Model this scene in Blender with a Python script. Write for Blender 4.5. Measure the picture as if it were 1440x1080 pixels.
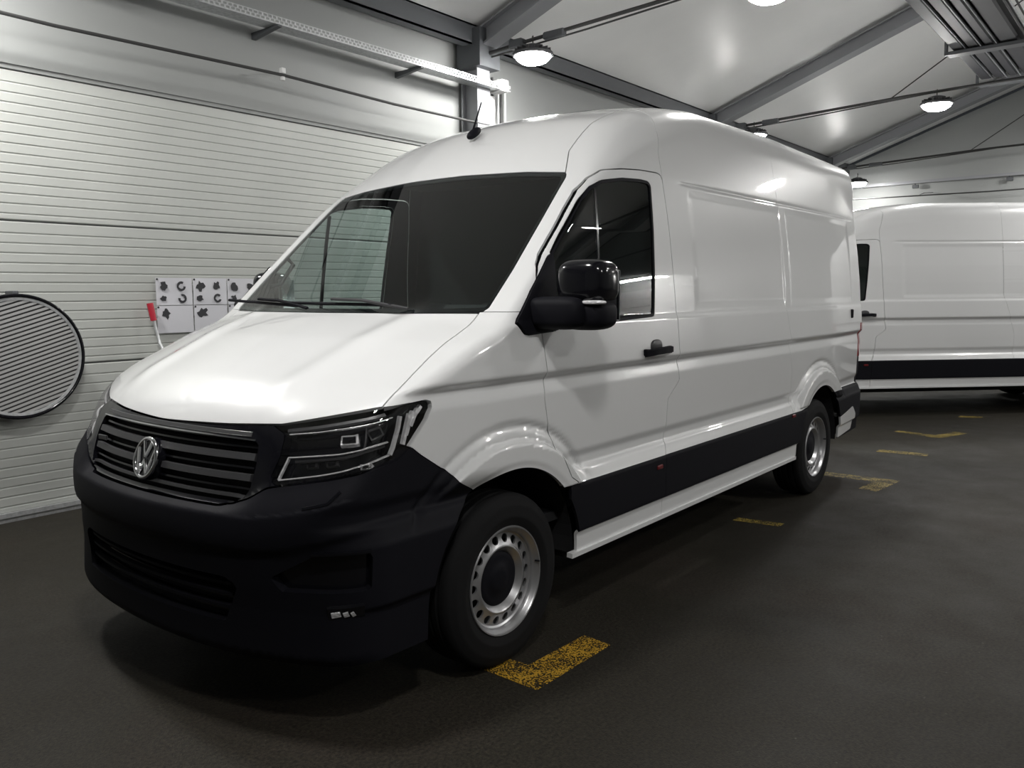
import bpy, math, random
import numpy as np
from mathutils import Vector, Matrix, Quaternion

random.seed(7); rng = np.random.RandomState(3)
for o in list(bpy.data.objects): bpy.data.objects.remove(o, do_unlink=True)
S = bpy.context.scene
COL = S.collection

# ------------------------------------------------------------ camera, world, exposure
CAM = (-1.516, -3.027, 1.511)
yaw, pitch, roll = math.radians(38.824), math.radians(-6.2445), math.radians(-0.466)
fw = Vector((math.cos(pitch)*math.cos(yaw), math.cos(pitch)*math.sin(yaw), math.sin(pitch)))
rt = Vector((math.sin(yaw), -math.cos(yaw), 0)); up = rt.cross(fw)
rt2 = rt*math.cos(roll)+up*math.sin(roll); up2 = up*math.cos(roll)-rt*math.sin(roll)
cd = bpy.data.cameras.new('camera'); co = bpy.data.objects.new('camera', cd); COL.objects.link(co)
m = Matrix((rt2, up2, -fw)).transposed().to_4x4(); m.translation = Vector(CAM); co.matrix_world = m
cd.sensor_fit = 'HORIZONTAL'; cd.sensor_width = 36.0; cd.lens = 36.0*1163.24/1440.0; cd.clip_start = .05
S.camera = co
W = bpy.data.worlds.new('world'); S.world = W; W.use_nodes = True
W.node_tree.nodes['Background'].inputs[0].default_value = (.5, .55, .6, 1)
W.node_tree.nodes['Background'].inputs[1].default_value = .02
vs = S.view_settings; vs.view_transform = 'Standard'; vs.look = 'None'; vs.gamma = 1; vs.use_curve_mapping = False
vs.exposure = 0.82
LAMP = 120.0          # radiance of the lamp diffusers

# ------------------------------------------------------------ materials
def mat(name, col, rough=.5, metal=0., coat=0., coatr=.03, spec=.5, emit=None, estr=0., noise=None, bump=None):
    m = bpy.data.materials.new(name); m.use_nodes = True; nt = m.node_tree; b = nt.nodes['Principled BSDF']
    b.inputs['Base Color'].default_value = (*col, 1); b.inputs['Roughness'].default_value = rough
    b.inputs['Metallic'].default_value = metal; b.inputs['Coat Weight'].default_value = coat
    b.inputs['Coat Roughness'].default_value = coatr; b.inputs['Specular IOR Level'].default_value = spec
    if emit: b.inputs['Emission Color'].default_value = (*emit, 1); b.inputs['Emission Strength'].default_value = estr
    if noise or bump: tc = nt.nodes.new('ShaderNodeTexCoord')
    if noise:   # (scale, colour2, lo, hi)
        n = nt.nodes.new('ShaderNodeTexNoise'); n.inputs['Scale'].default_value = noise[0]; n.inputs['Detail'].default_value = 6
        r = nt.nodes.new('ShaderNodeValToRGB'); r.color_ramp.elements[0].position = noise[2]; r.color_ramp.elements[1].position = noise[3]
        r.color_ramp.elements[0].color = (*col, 1); r.color_ramp.elements[1].color = (*noise[1], 1)
        nt.links.new(tc.outputs['Object'], n.inputs['Vector']); nt.links.new(n.outputs['Fac'], r.inputs[0]); nt.links.new(r.outputs[0], b.inputs['Base Color'])
    if bump:    # (scale, strength, distance)
        n = nt.nodes.new('ShaderNodeTexNoise'); n.inputs['Scale'].default_value = bump[0]; n.inputs['Detail'].default_value = 4
        u = nt.nodes.new('ShaderNodeBump'); u.inputs['Strength'].default_value = bump[1]; u.inputs['Distance'].default_value = bump[2]
        nt.links.new(tc.outputs['Object'], n.inputs['Vector']); nt.links.new(n.outputs['Fac'], u.inputs['Height']); nt.links.new(u.outputs[0], b.inputs['Normal'])
    return m
def glass(name, tint, gl=1.0, ior=1.5):
    m = bpy.data.materials.new(name); m.use_nodes = True; nt = m.node_tree
    for n in list(nt.nodes):
        if n.type != 'OUTPUT_MATERIAL': nt.nodes.remove(n)
    out = [n for n in nt.nodes if n.type == 'OUTPUT_MATERIAL'][0]
    t = nt.nodes.new('ShaderNodeBsdfTransparent'); t.inputs[0].default_value = (*tint, 1)
    g = nt.nodes.new('ShaderNodeBsdfGlossy'); g.inputs['Roughness'].default_value = .01; g.inputs['Color'].default_value = (gl, gl, gl, 1)
    # reflectance that is the same from both sides of the pane
    ge = nt.nodes.new('ShaderNodeNewGeometry'); dp = nt.nodes.new('ShaderNodeVectorMath'); dp.operation = 'DOT_PRODUCT'
    nt.links.new(ge.outputs['Normal'], dp.inputs[0]); nt.links.new(ge.outputs['Incoming'], dp.inputs[1])
    prev = dp.outputs['Value']
    for op, v in (('ABSOLUTE', None), ('SUBTRACT', 1.), ('POWER', 5.), ('MULTIPLY_ADD', .92)):
        q = nt.nodes.new('ShaderNodeMath'); q.operation = op
        if op == 'SUBTRACT': q.inputs[0].default_value = 1.; nt.links.new(prev, q.inputs[1])
        else:
            nt.links.new(prev, q.inputs[0])
            if v is not None: q.inputs[1].default_value = v
            if op == 'MULTIPLY_ADD': q.inputs[2].default_value = .06
        q.use_clamp = True; prev = q.outputs[0]
    f = q
    x = nt.nodes.new('ShaderNodeMixShader')
    nt.links.new(f.outputs[0], x.inputs[0]); nt.links.new(t.outputs[0], x.inputs[1]); nt.links.new(g.outputs[0], x.inputs[2]); nt.links.new(x.outputs[0], out.inputs[0])
    return m
M = dict(
 paint=mat('white_paint', (.72, .725, .73), .30, coat=1., coatr=.025),
 black=mat('black_plastic', (.0068, .0068, .0095), .6, spec=.1, bump=(260, .12, .002)),
 gloss=mat('gloss_black', (.005, .005, .007), .15, spec=.35, coat=.2),
 inner=mat('cabin_lining', (.012, .012, .014), .8),
 dash=mat('dashboard_plastic', (.02, .021, .023), .55),
 seat=mat('seat_fabric', (.012, .012, .014), .9),
 chrome=mat('chrome', (.75, .75, .77), .09, 1.),
 satin=mat('satin_grey', (.045, .045, .048), .35, .0),
 rubber=mat('tyre_rubber', (.006, .006, .0065), .8, spec=.2, bump=(90, .2, .002)),
 steel=mat('wheel_silver', (.42, .42, .43), .33, .75),
 glass=glass('cab_glass', (.62, .70, .68)),
 sglass=glass('door_glass', (.66, .74, .72)),
 lens=glass('headlight_lens', (.9, .9, .9)),
 red=mat('red_lens', (.35, .01, .012), .12, coat=.8),
 reddim=mat('dim_red_lens', (.13, .008, .01), .3),
 refl=mat('reflector_silver', (.80, .80, .82), .25, .35, bump=(60, .6, .01)),
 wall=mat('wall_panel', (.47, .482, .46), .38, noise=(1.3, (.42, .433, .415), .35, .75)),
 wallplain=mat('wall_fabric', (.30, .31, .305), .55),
 metal_dark=mat('painted_steel', (.085, .09, .097), .5),
 metal_mid=mat('grey_aluminium', (.27, .275, .29), .45, .2),
 galv=mat('galvanised', (.58, .59, .6), .35, .55, noise=(35, (.42, .43, .44), .4, .7)),
 membrane=mat('roof_membrane', (.82, .82, .81), .38, noise=(.8, (.74, .745, .74), .3, .8), bump=(1.2, .25, .05)),
 cable=mat('black_cable', (.03, .03, .03), .6),
 white=mat('white_plastic', (.7, .7, .7), .4),
 lamp=mat('lamp_diffuser', (1, 1, 1), .5, emit=(1.0, .985, .955), estr=LAMP),
 housing=mat('lamp_housing', (.08, .08, .085), .4, .4),
 paper=mat('paper', (.62, .62, .66), .45),
 ink=mat('ink', (.03, .03, .035), .5),
 redgrip=mat('red_grip', (.45, .02, .04), .4),
 duct=mat('duct_dark', (.026, .026, .032), .5, .0),
 slat=mat('disc_slat', (.55, .55, .55), .35, .2),
 discback=mat('disc_back', (.10, .10, .10), .5),
)
def asphalt():
    m = bpy.data.materials.new('asphalt'); m.use_nodes = True; nt = m.node_tree; b = nt.nodes['Principled BSDF']; L = nt.links.new
    tc = nt.nodes.new('ShaderNodeTexCoord')
    def noise(s, d=6, rough=.6):
        n = nt.nodes.new('ShaderNodeTexNoise'); n.inputs['Scale'].default_value = s; n.inputs['Detail'].default_value = d; n.inputs['Roughness'].default_value = rough
        L(tc.outputs['Object'], n.inputs['Vector']); return n
    def ramp(src, pts):
        r = nt.nodes.new('ShaderNodeValToRGB'); e = r.color_ramp.elements
        while len(e) < len(pts): e.new(.5)
        for k, (p, c) in enumerate(pts): e[k].position = p; e[k].color = (*c, 1)
        L(src, r.inputs[0]); return r
    big = ramp(noise(.55, 8).outputs['Fac'], [(.3, (.0125, .0108, .0078)), (.55, (.0185, .0163, .0116)), (.75, (.0240, .0182, .0140))])
    fine = ramp(noise(75, 4).outputs['Fac'], [(.36, (.45, .45, .45)), (.66, (1.75, 1.72, 1.66))])
    mx = nt.nodes.new('ShaderNodeMix'); mx.data_type = 'RGBA'; mx.blend_type = 'MULTIPLY'; mx.inputs[0].default_value = .9
    L(big.outputs[0], mx.inputs[6]); L(fine.outputs[0], mx.inputs[7])
    vo = nt.nodes.new('ShaderNodeTexVoronoi'); vo.inputs['Scale'].default_value = 14; L(tc.outputs['Object'], vo.inputs['Vector'])
    sp = ramp(vo.outputs['Distance'], [(.0, (1, 1, 1)), (.07, (0, 0, 0))])
    gate = ramp(noise(3.1, 2).outputs['Fac'], [(.47, (0, 0, 0)), (.58, (1, 1, 1))])
    mm = nt.nodes.new('ShaderNodeMath'); mm.operation = 'MULTIPLY'; L(sp.outputs[0], mm.inputs[0]); L(gate.outputs[0], mm.inputs[1])
    m2 = nt.nodes.new('ShaderNodeMix'); m2.data_type = 'RGBA'; L(mm.outputs[0], m2.inputs[0]); L(mx.outputs[2], m2.inputs[6]); m2.inputs[7].default_value = (.11, .105, .095, 1)
    L(m2.outputs[2], b.inputs['Base Color'])
    rr = ramp(noise(2.2, 5).outputs['Fac'], [(.3, (.55,)*3), (.75, (.75,)*3)]); L(rr.outputs[0], b.inputs['Roughness'])
    u = nt.nodes.new('ShaderNodeBump'); u.inputs['Strength'].default_value = .5; u.inputs['Distance'].default_value = .006
    L(noise(160, 3).outputs['Fac'], u.inputs['Height']); L(u.outputs[0], b.inputs['Normal']); b.inputs['Specular IOR Level'].default_value = .25
    return m
M['floor'] = asphalt()
def worn_paint(name, col, lo, hi):
    m = bpy.data.materials.new(name); m.use_nodes = True; nt = m.node_tree; b = nt.nodes['Principled BSDF']; L = nt.links.new
    b.inputs['Base Color'].default_value = (*col, 1); b.inputs['Roughness'].default_value = .6
    tc = nt.nodes.new('ShaderNodeTexCoord'); n = nt.nodes.new('ShaderNodeTexNoise'); n.inputs['Scale'].default_value = 130; n.inputs['Detail'].default_value = 3
    n2 = nt.nodes.new('ShaderNodeTexNoise'); n2.inputs['Scale'].default_value = 9; n2.inputs['Detail'].default_value = 3
    L(tc.outputs['Object'], n.inputs['Vector']); L(tc.outputs['Object'], n2.inputs['Vector'])
    ad = nt.nodes.new('ShaderNodeMath'); ad.operation = 'MULTIPLY_ADD'; L(n2.outputs['Fac'], ad.inputs[0]); ad.inputs[1].default_value = .45; L(n.outputs['Fac'], ad.inputs[2])
    r = nt.nodes.new('ShaderNodeValToRGB'); r.color_ramp.elements[0].position = lo; r.color_ramp.elements[1].position = hi
    L(ad.outputs[0], r.inputs[0]); L(r.outputs[0], b.inputs['Alpha']); return m
M['yellow'] = worn_paint('worn_yellow_paint', (.50, .29, .025), .69, .75)
M['yellow2'] = worn_paint('faded_yellow_paint', (.34, .25, .05), .70, .80)

# ------------------------------------------------------------ object helpers
def tag(o, label=None, cat=None, group=None, kind=None):
    if label: o['label'] = label
    if cat: o['category'] = cat
    if group: o['group'] = group
    if kind: o['kind'] = kind
    return o
def empty(name, loc=(0, 0, 0), rz=0., label=None, cat=None, group=None, kind=None):
    o = bpy.data.objects.new(name, None); COL.objects.link(o); o.location = loc; o.rotation_euler = (0, 0, rz); o.empty_display_size = .2
    return tag(o, label, cat, group, kind)
class MB:
    def __init__(s): s.v = []; s.f = []
    def add(s, vs, fs):
        n = len(s.v); s.v += [tuple(map(float, p)) for p in vs]; s.f += [tuple(n+i for i in f) for f in fs]; return s
    def box(s, lo, hi, bev=0., M4=None):
        a, b = lo, hi
        if bev <= 0:
            vs = [(x, y, z) for x in (a[0], b[0]) for y in (a[1], b[1]) for z in (a[2], b[2])]
            fs = [(0, 1, 3, 2), (4, 6, 7, 5), (0, 4, 5, 1), (2, 3, 7, 6), (0, 2, 6, 4), (1, 5, 7, 3)]
        else:
            vs = []; idx = {}
            for i in (0, 1):
                for j in (0, 1):
                    for k in (0, 1):
                        c = [(a, b)[i][0], (a, b)[j][1], (a, b)[k][2]]; sg = [1-2*i, 1-2*j, 1-2*k]
                        for ax in range(3):
                            p = [c[q]+(0 if q == ax else sg[q]*bev) for q in range(3)]
                            idx[i, j, k, ax] = len(vs); vs.append(tuple(p))
            I = idx; fs = []
            for ax in range(3):
                for e in (0, 1):
                    q = [(0, 0), (0, 1), (1, 1), (1, 0)]; f = []
                    for u, w in q:
                        t = [0, 0, 0]; t[ax] = e; t[(ax+1) % 3] = u; t[(ax+2) % 3] = w; f.append(I[t[0], t[1], t[2], ax])
                    fs.append(tuple(f) if e else tuple(f[::-1]))
            for ax in range(3):
                for u in (0, 1):
                    for w in (0, 1):
                        o1, o2 = (ax+1) % 3, (ax+2) % 3
                        def g(e, fa):
                            t = [0, 0, 0]; t[ax] = e; t[o1] = u; t[o2] = w; return I[t[0], t[1], t[2], fa]
                        fs.append((g(0, o1), g(1, o1), g(1, o2), g(0, o2)))
            for i in (0, 1):
                for j in (0, 1):
                    for k in (0, 1): fs.append((I[i, j, k, 0], I[i, j, k, 1], I[i, j, k, 2]))
        if M4 is not None: vs = [tuple(M4 @ Vector(p)) for p in vs]
        return s.add(vs, fs)
    def tube(s, pts, r, n=8, cap=True):
        pts = [Vector(p) for p in pts]; rs = r if hasattr(r, '__len__') else [r]*len(pts); rings = []; ref = None
        for i, p in enumerate(pts):
            d = (pts[min(i+1, len(pts)-1)]-pts[max(i-1, 0)]).normalized()
            if ref is None: ref = d.orthogonal().normalized()
            ref = (ref-d*ref.dot(d)).normalized(); b = d.cross(ref)
            rings.append([p+(ref*math.cos(a)+b*math.sin(a))*rs[i] for a in [2*math.pi*k/n for k in range(n)]])
        vs = [q for R in rings for q in R]; fs = [(i*n+k, i*n+(k+1) % n, (i+1)*n+(k+1) % n, (i+1)*n+k) for i in range(len(pts)-1) for k in range(n)]
        if cap: fs += [tuple(range(n))[::-1], tuple((len(pts)-1)*n+k for k in range(n))]
        return s.add(vs, fs)
    def lathe(s, prof, n=48, org=(0, 0, 0), axis='z', close=False):
        # prof: (radius, height) pairs; axis z or y (height runs along -y)
        vs = []; ox, oy, oz = org
        for r, h in prof:
            for k in range(n):
                a = 2*math.pi*k/n
                vs.append((ox+r*math.cos(a), oy+r*math.sin(a), oz+h) if axis == 'z' else (ox+r*math.cos(a), oy-h, oz+r*math.sin(a)))
        m_ = len(prof); fs = [(i*n+k, i*n+(k+1) % n, (i+1) % m_*n+(k+1) % n, (i+1) % m_*n+k) for i in range(m_ if close else m_-1) for k in range(n)]
        return s.add(vs, fs)
    def sweep(s, P, N, w, t):
        # flat bar along points P lying on surface normals N: width w across, thickness t out of the surface
        P = [Vector(p) for p in P]; n = len(P); vs = []
        for i, p in enumerate(P):
            d = (P[min(i+1, n-1)]-P[max(i-1, 0)]).normalized(); nn = Vector(N[i]).normalized(); c = d.cross(nn).normalized()
            vs += [p-c*w/2, p+c*w/2, p+c*w*.36+nn*t, p-c*w*.36+nn*t]
        fs = [(i*4+k, i*4+(k+1) % 4, i*4+4+(k+1) % 4, i*4+4+k) for i in range(n-1) for k in range(4)]+[(3, 2, 1, 0), tuple(4*(n-1)+k for k in range(4))]
        return s.add(vs, fs)
    def prism(s, poly, f0, f1):
        n = len(poly); return s.add([f0(p) for p in poly]+[f1(p) for p in poly], [tuple(range(n))[::-1], tuple(range(n, 2*n))]+[(i, (i+1) % n, n+(i+1) % n, n+i) for i in range(n)])
    def build(s, name, m, parent=None, smooth=False, off=(0, 0, 0), loc=None):
        me = bpy.data.meshes.new(name); me.from_pydata([(x-off[0], y-off[1], z-off[2]) for x, y, z in s.v], [], s.f)
        me.materials.append(M[m] if isinstance(m, str) else m); me.validate()
        import bmesh
        bm = bmesh.new(); bm.from_mesh(me); bmesh.ops.recalc_face_normals(bm, faces=bm.faces); bm.to_mesh(me); bm.free()
        if smooth:
            me.polygons.foreach_set('use_smooth', [True]*len(me.polygons))
            me.set_sharp_from_angle(angle=math.radians(38))
        o = bpy.data.objects.new(name, me); COL.objects.link(o)
        if parent is not None: o.parent = parent
        if loc: o.location = loc
        return o
def copy_tree(o, parent=None):
    c = o.copy(); COL.objects.link(c); c.parent = parent
    for ch in [q for q in KIDS.get(o.name, [])]: copy_tree(ch, c)
    return c
KIDS = {}
def index_kids():
    KIDS.clear()
    for q in bpy.data.objects:
        if q.parent: KIDS.setdefault(q.parent.name, []).append(q)

# ------------------------------------------------------------ the room
GX0, GX1, WY, RY, HW = -8.0, 17.6, 3.05, -4.6, 4.2      # wall ends, wall planes, ridge and eave height
PITCH = .36
# floor: asphalt slab
fl = MB().box((GX0, -12.3, -.12), (GX1+.1, WY+.1, 0)).build('floor', 'floor'); tag(fl, kind='structure')
# wall_left: horizontal sandwich panels with fine ribs
wl = empty('wall_left', (0, WY, 0), kind='structure')
def ribbed(x0, x1, z0, z1, y0, pitch=.0655):
    pr = [(z0+.006, y0+.03), (z0+.006, y0+.004), (z0+.012, y0)]
    z = z0+.012+pitch*.5
    while z < z1-.03:
        pr += [(z-.007, y0), (z-.002, y0+.0055), (z+.004, y0+.0055), (z+.008, y0)]; z += pitch
    pr += [(z1-.012, y0), (z1-.006, y0+.004), (z1-.006, y0+.03)]
    vs = [(x, y, z) for x in (x0, x1) for z, y in pr]; n = len(pr)
    return MB().add(vs, [(i, i+1, n+i+1, n+i) for i in range(n-1)]+[tuple(range(n)), tuple(range(n, 2*n))[::-1]])
TX = [-5.66, -.19, 5.28, 10.75, 16.22]                  # truss planes
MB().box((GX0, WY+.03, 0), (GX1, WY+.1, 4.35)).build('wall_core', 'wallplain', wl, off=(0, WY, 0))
for xa, xb in zip([GX0]+TX, TX+[GX1]):
    for k in range(3):
        ribbed(xa+.002, xb-.002, .06+.98*k, .06+.98*(k+1), WY).build('wall_panel', 'wall', wl, off=(0, WY, 0))
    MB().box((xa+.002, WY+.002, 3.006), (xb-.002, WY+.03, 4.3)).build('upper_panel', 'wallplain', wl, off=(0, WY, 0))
MB().box((GX0, WY-.02, .035), (GX1, WY+.03, .066)).box((GX0, WY-.005, 0), (GX1, WY+.03, .035)).build('base_rail', 'galv', wl, off=(0, WY, 0))
MB().box((GX0, WY-.012, 3.035), (GX1, WY+.01, 3.075)).build('cover_strip', 'wallplain', wl, off=(0, WY, 0))
# far gable, other walls
g = MB(); zr = HW+PITCH*(2.85-RY)
g.add([(GX1, WY, 0), (GX1, -12.25, 0), (GX1, -12.25, HW), (GX1, RY, zr), (GX1, 2.85, HW), (GX1, WY, HW)]+[(GX1+.1, y, z) for y, z in ((WY, 0), (-12.25, 0), (-12.25, HW), (RY, zr), (2.85, HW), (WY, HW))],
      [(0, 1, 2, 3, 4, 5), (6, 7, 8, 9, 10, 11)]+[(i, (i+1) % 6, 6+(i+1) % 6, 6+i) for i in range(6)])
tag(g.build('wall_back', 'wallplain'), kind='structure')
g = MB(); g.add([(GX0-.1, y, z) for y, z in ((WY, 0), (-12.25, 0), (-12.25, HW), (RY, zr), (2.85, HW), (WY, HW))]+[(GX0, y, z) for y, z in ((WY, 0), (-12.25, 0), (-12.25, HW), (RY, zr), (2.85, HW), (WY, HW))],
      [(0, 1, 2, 3, 4, 5), (6, 7, 8, 9, 10, 11)]+[(i, (i+1) % 6, 6+(i+1) % 6, 6+i) for i in range(6)])
tag(g.build('wall_front', 'wallplain'), kind='structure')
tag(MB().box((GX0, -12.35, 0), (GX1, -12.25, HW)).build('wall_right', 'wallplain'), kind='structure')
# ceiling: one sagging membrane per bay and slope
ce = empty('ceiling', (0, RY, HW), kind='structure')
def membrane(x0, x1, ya, yb):
    nx, ny = 14, 18; vs = []
    for i in range(nx+1):
        for j in range(ny+1):
            u, v = i/nx, j/ny; y = ya+(yb-ya)*v
            z = HW+.02+PITCH*abs(y-ya)-.10*math.sin(math.pi*u)*math.sin(math.pi*min(v*1.0, 1))**.5 if 0 < v < 1 else HW+.02+PITCH*abs(y-ya)
            vs.append((x0+(x1-x0)*u, y, z))
    return MB().add(vs, [(i*(ny+1)+j, (i+1)*(ny+1)+j, (i+1)*(ny+1)+j+1, i*(ny+1)+j+1) for i in range(nx) for j in range(ny)])
for xa, xb in zip([GX0]+TX, TX+[GX1]):
    membrane(xa, xb, 2.95, RY).build('roof_membrane', 'membrane', ce, True, off=(0, RY, HW))
    membrane(xa, xb, -12.25, RY).build('roof_membrane', 'membrane', ce, True, off=(0, RY, HW))
# trusses
def truss(x, label):
    t = empty('roof_truss', (x, 0, 0), 0, label, 'truss', 'portal trusses of the hall')
    for sy in (1, -1):
        yc = 2.93 if sy > 0 else -12.1
        c = MB(); y0, y1 = (yc-.14, yc+.09) if sy > 0 else (yc-.09, yc+.14)
        c.box((-.10, y0, 0), (.10, y0+.02, HW)).box((-.10, y1-.02, 0), (.10, y1, HW)).box((-.045, y0+.02, 0), (.045, y1-.02, HW)).box((-.15, y0-.04, 0), (.15, y1+.02, .02))
        c.build('column', 'metal_mid', t)
        h = MB(); h.box((-.16, y0-.09, HW-.36), (.16, y1, HW+.02)); h.build('knee_plate', 'metal_dark', t)
    for ya in (2.85, -12.05):
        d = 1 if ya > RY else -1
        r = MB(); zs = HW-.06
        for (xa, xb, h0, h1) in ((-.11, .11, 0, .02), (-.11, .11, .18, .20), (-.055, .055, .02, .18)):
            L = abs(ya-RY)
            r.add([(q, yy, zs+PITCH*abs(yy-ya)+h-.14) for q in (xa, xb) for yy in (ya, RY) for h in (h0, h1)], [(0, 1, 3, 2), (4, 6, 7, 5), (0, 4, 5, 1), (2, 3, 7, 6), (0, 2, 6, 4), (1, 5, 7, 3)])
        r.build('rafter', 'metal_mid', t)
    z0 = 3.98
    p = [(0, 2.8, z0), (0, 2.3, z0+.03), (0, 0, z0+.12), (0, RY, z0+.2), (0, -9.2, z0+.12), (0, -12, z0)]
    MB().tube(p, .019, 8).build('tie_rod', 'cable', t)
    MB().tube([(.03, 2.78, z0-.03), (.03, 1.5, z0+.02), (.03, -.6, z0+.14)], .009, 6).build('lamp_cable', 'cable', t)
    MB().box((-.05, 2.25, z0-.02), (.05, 2.42, z0+.07), .015).build('tensioner', 'metal_dark', t)
    MB().box((-.035, 1.75, z0), (.035, 2.0, z0+.07), .012).build('tensioner', 'metal_dark', t)
    MB().tube([(0, .2, z0+.12), (0, -3.0, HW+PITCH*(2.85+3.0)-.15)], .008, 6).build('stay_cable', 'cable', t)
    MB().tube([(0, -2.2, z0+.15), (0, -3.2, HW+PITCH*(2.85+3.2)-.15)], .008, 6).build('stay_cable', 'cable', t)
    return t
TL = ['grey portal frame at the near end of the hall above the camera', 'grey portal frame crossing above the nose of the front van', 'grey portal frame with column just behind the roof aerial', 'grey portal frame whose rafter rises behind the front van roof', 'furthest grey portal frame beside the end wall']
for x, l in zip(TX, TL): truss(x, l)
for xa, xb in zip([GX0]+TX, TX+[GX1]):
    pass
eb = MB(); eb.box((GX0, 2.80, HW-.14), (GX1, 2.82, HW+.06)).box((GX0, 2.80, HW-.14), (GX1, 2.93, HW-.125)).box((GX0, 2.80, HW+.045), (GX1, 2.93, HW+.06))
tag(eb.build('trim_1', 'metal_dark'), kind='structure')
pu = MB(); pu.box((GX1-.16, -12.1, 3.72), (GX1-.10, 2.9, 3.78)).build('trim_2', 'metal_mid')
tag(bpy.data.objects['trim_2'], kind='structure')
for y in (-.45, -1.9, 1.0):
    pass

# lamps: round LED high bays hanging from the tie rods
def make_lamp():
    t = empty('ceiling_lamp', (0, 0, 0))
    MB().lathe([(.0, -.075), (.06, -.072), (.115, -.058), (.155, -.034), (.175, -.008), (.178, .012)], 40).build('diffuser', 'lamp', t, True)
    MB().lathe([(.186, .0), (.20, .004), (.205, .02), (.20, .035), (.12, .05), (.11, .06), (.105, .10), (.06, .115), (.0, .118)], 40).build('housing', 'housing', t, True)
    fins = MB()
    for k in range(16):
        a = 2*math.pi*k/16; R = Matrix.Rotation(a, 4, 'Z'); fins.box((.115, -.003, .045), (.18, .003, .075), M4=R)
    tag(fins.build('heat_fins', 'housing', t), kind='stuff')
    MB().tube([(0, 0, .115), (0, 0, .16), (.015, 0, .18), (0, 0, .2), (-.012, 0, .185)], .006, 6).build('hook', 'cable', t)
    return t
lamp0 = make_lamp(); index_kids()
LP = [(5.28, 2.14, 3.85, 'round white hanging lamp nearest the column behind the roof aerial'),
      (5.28, -.27, 3.92, 'large round lamp cut by the top edge of the picture'),
      (10.75, 2.13, 3.84, 'small round lamp just above the front van roof line'),
      (10.75, -.37, 3.93, 'round hanging lamp below the end of the overhead duct'),
      (16.6, 2.33, 3.72, 'furthest round lamp glowing above the rear of the front van'),
      (.12, 2.25, 3.75, 'round hanging lamp beside the left wall, out of view'),
      (-.19, -.27, 3.92, 'round hanging lamp above the nose of the front van, out of view'),
      (-.95, -3.1, 3.95, 'round hanging lamp nearest the camera, out of view'),
      (5.1, -4.6, 4.05, 'round hanging lamp beside the front van, out of view'),
      (10.75, -3.2, 3.98, 'round hanging lamp right of the overhead duct'),
      (16.22, -1.5, 3.92, 'round hanging lamp above the second van near the end wall'),
      (5.28, -6.6, 4.0, 'round hanging lamp in the right half of the hall'),
      (-.19, -6.6, 4.0, 'round hanging lamp behind the camera in the right half'),
      (10.75, -6.6, 4.0, 'round hanging lamp far in the right half of the hall')
      ]
for k, (x, y, z, l) in enumerate(LP):
    o = lamp0 if k == 0 else copy_tree(lamp0)
    o.location = (x, y, z); tag(o, l, 'lamp', 'round hanging lamps')

# cable tray on brackets along the wall
ct = empty('cable_tray', (0, 2.7, 3.66), 0, 'white perforated cable tray running along the top of the left wall', 'cable tray')
x0, x1 = GX0, 5.62
MB().box((x0, 2.70, 3.655), (x1, 2.86, 3.659)).box((x0, 2.856, 3.659), (x1, 2.86, 3.715)).build('tray_base', 'galv', ct, off=(0, 2.7, 3.66))
s_ = MB().box((x0, 2.70, 3.659), (x1, 2.704, 3.667)).box((x0, 2.70, 3.708), (x1, 2.704, 3.716)).box((x0, 2.70, 3.684), (x1, 2.704, 3.690))
xx = -3.
while xx < x1:
    s_.box((xx, 2.70, 3.667), (xx+.016, 2.704, 3.684)).box((xx+.022, 2.70, 3.690), (xx+.038, 2.704, 3.708)); xx += .044
tag(s_.build('perforated_side', 'galv', ct, off=(0, 2.7, 3.66)), kind='stuff')
for k in range(5):
    bx = -2.14+1.6*k
    MB().prism([(2.69, 3.653), (3.05, 3.653), (3.05, 3.60), (2.69, 3.638)], lambda p: (bx, p[0], p[1]), lambda p: (bx+.04, p[0], p[1])).build('bracket', 'metal_dark', ct, off=(0, 2.7, 3.66))
MB().box((5.45, 2.68, 3.64), (5.56, 2.87, 3.76), .006).build('junction_box', 'white', ct, off=(0, 2.7, 3.66))
# catenary cable with clamp
def sag(xa, xb, y, z, d, n=24): return [(xa+(xb-xa)*i/n, y, z-d*4*(i/n)*(1-i/n)) for i in range(n+1)]
cc = empty('hanging_cable', (0, 2.8, 3.3), 0, 'dark cable stretched along the left wall below the cable tray', 'cable')
MB().tube([(GX0, 2.8, 3.28), (-.19, 2.8, 3.285), (1, 2.8, 3.27), (2.77, 2.8, 3.30), (4, 2.8, 3.275), (5.5, 2.8, 3.285)], .0125, 8).build('cable', 'cable', cc, True, off=(0, 2.8, 3.3))
MB().tube([(2.77, 2.8, 3.30), (2.86, 3.04, 3.37)], .006, 6).build('clamp_arm', 'metal_dark', cc, off=(0, 2.8, 3.3))
MB().box((2.755, 2.785, 3.255), (2.785, 2.815, 3.287), .004).build('clamp', 'white', cc, off=(0, 2.8, 3.3))
MB().box((2.75, 2.78, 3.31), (2.79, 2.82, 3.355), .004).build('clamp', 'white', cc, off=(0, 2.8, 3.3))
# conduits beside the column
cv = empty('conduit_bundle', (5.55, 2.96, 0), 0, 'pale vertical conduits and cover box beside the column behind the aerial', 'conduit')
MB().box((-.1, -.10, 0), (0, .05, 3.62), .006).build('cover_box', 'white', cv)
for k, (dx, r) in enumerate(((.07, .014), (.17, .011), (.22, .016), (.29, .011))):
    MB().tube([(dx, 0, 0), (dx, 0, 3.85)], r, 10).build('conduit', ('cable', 'white')[k % 2], cv, True)

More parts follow.
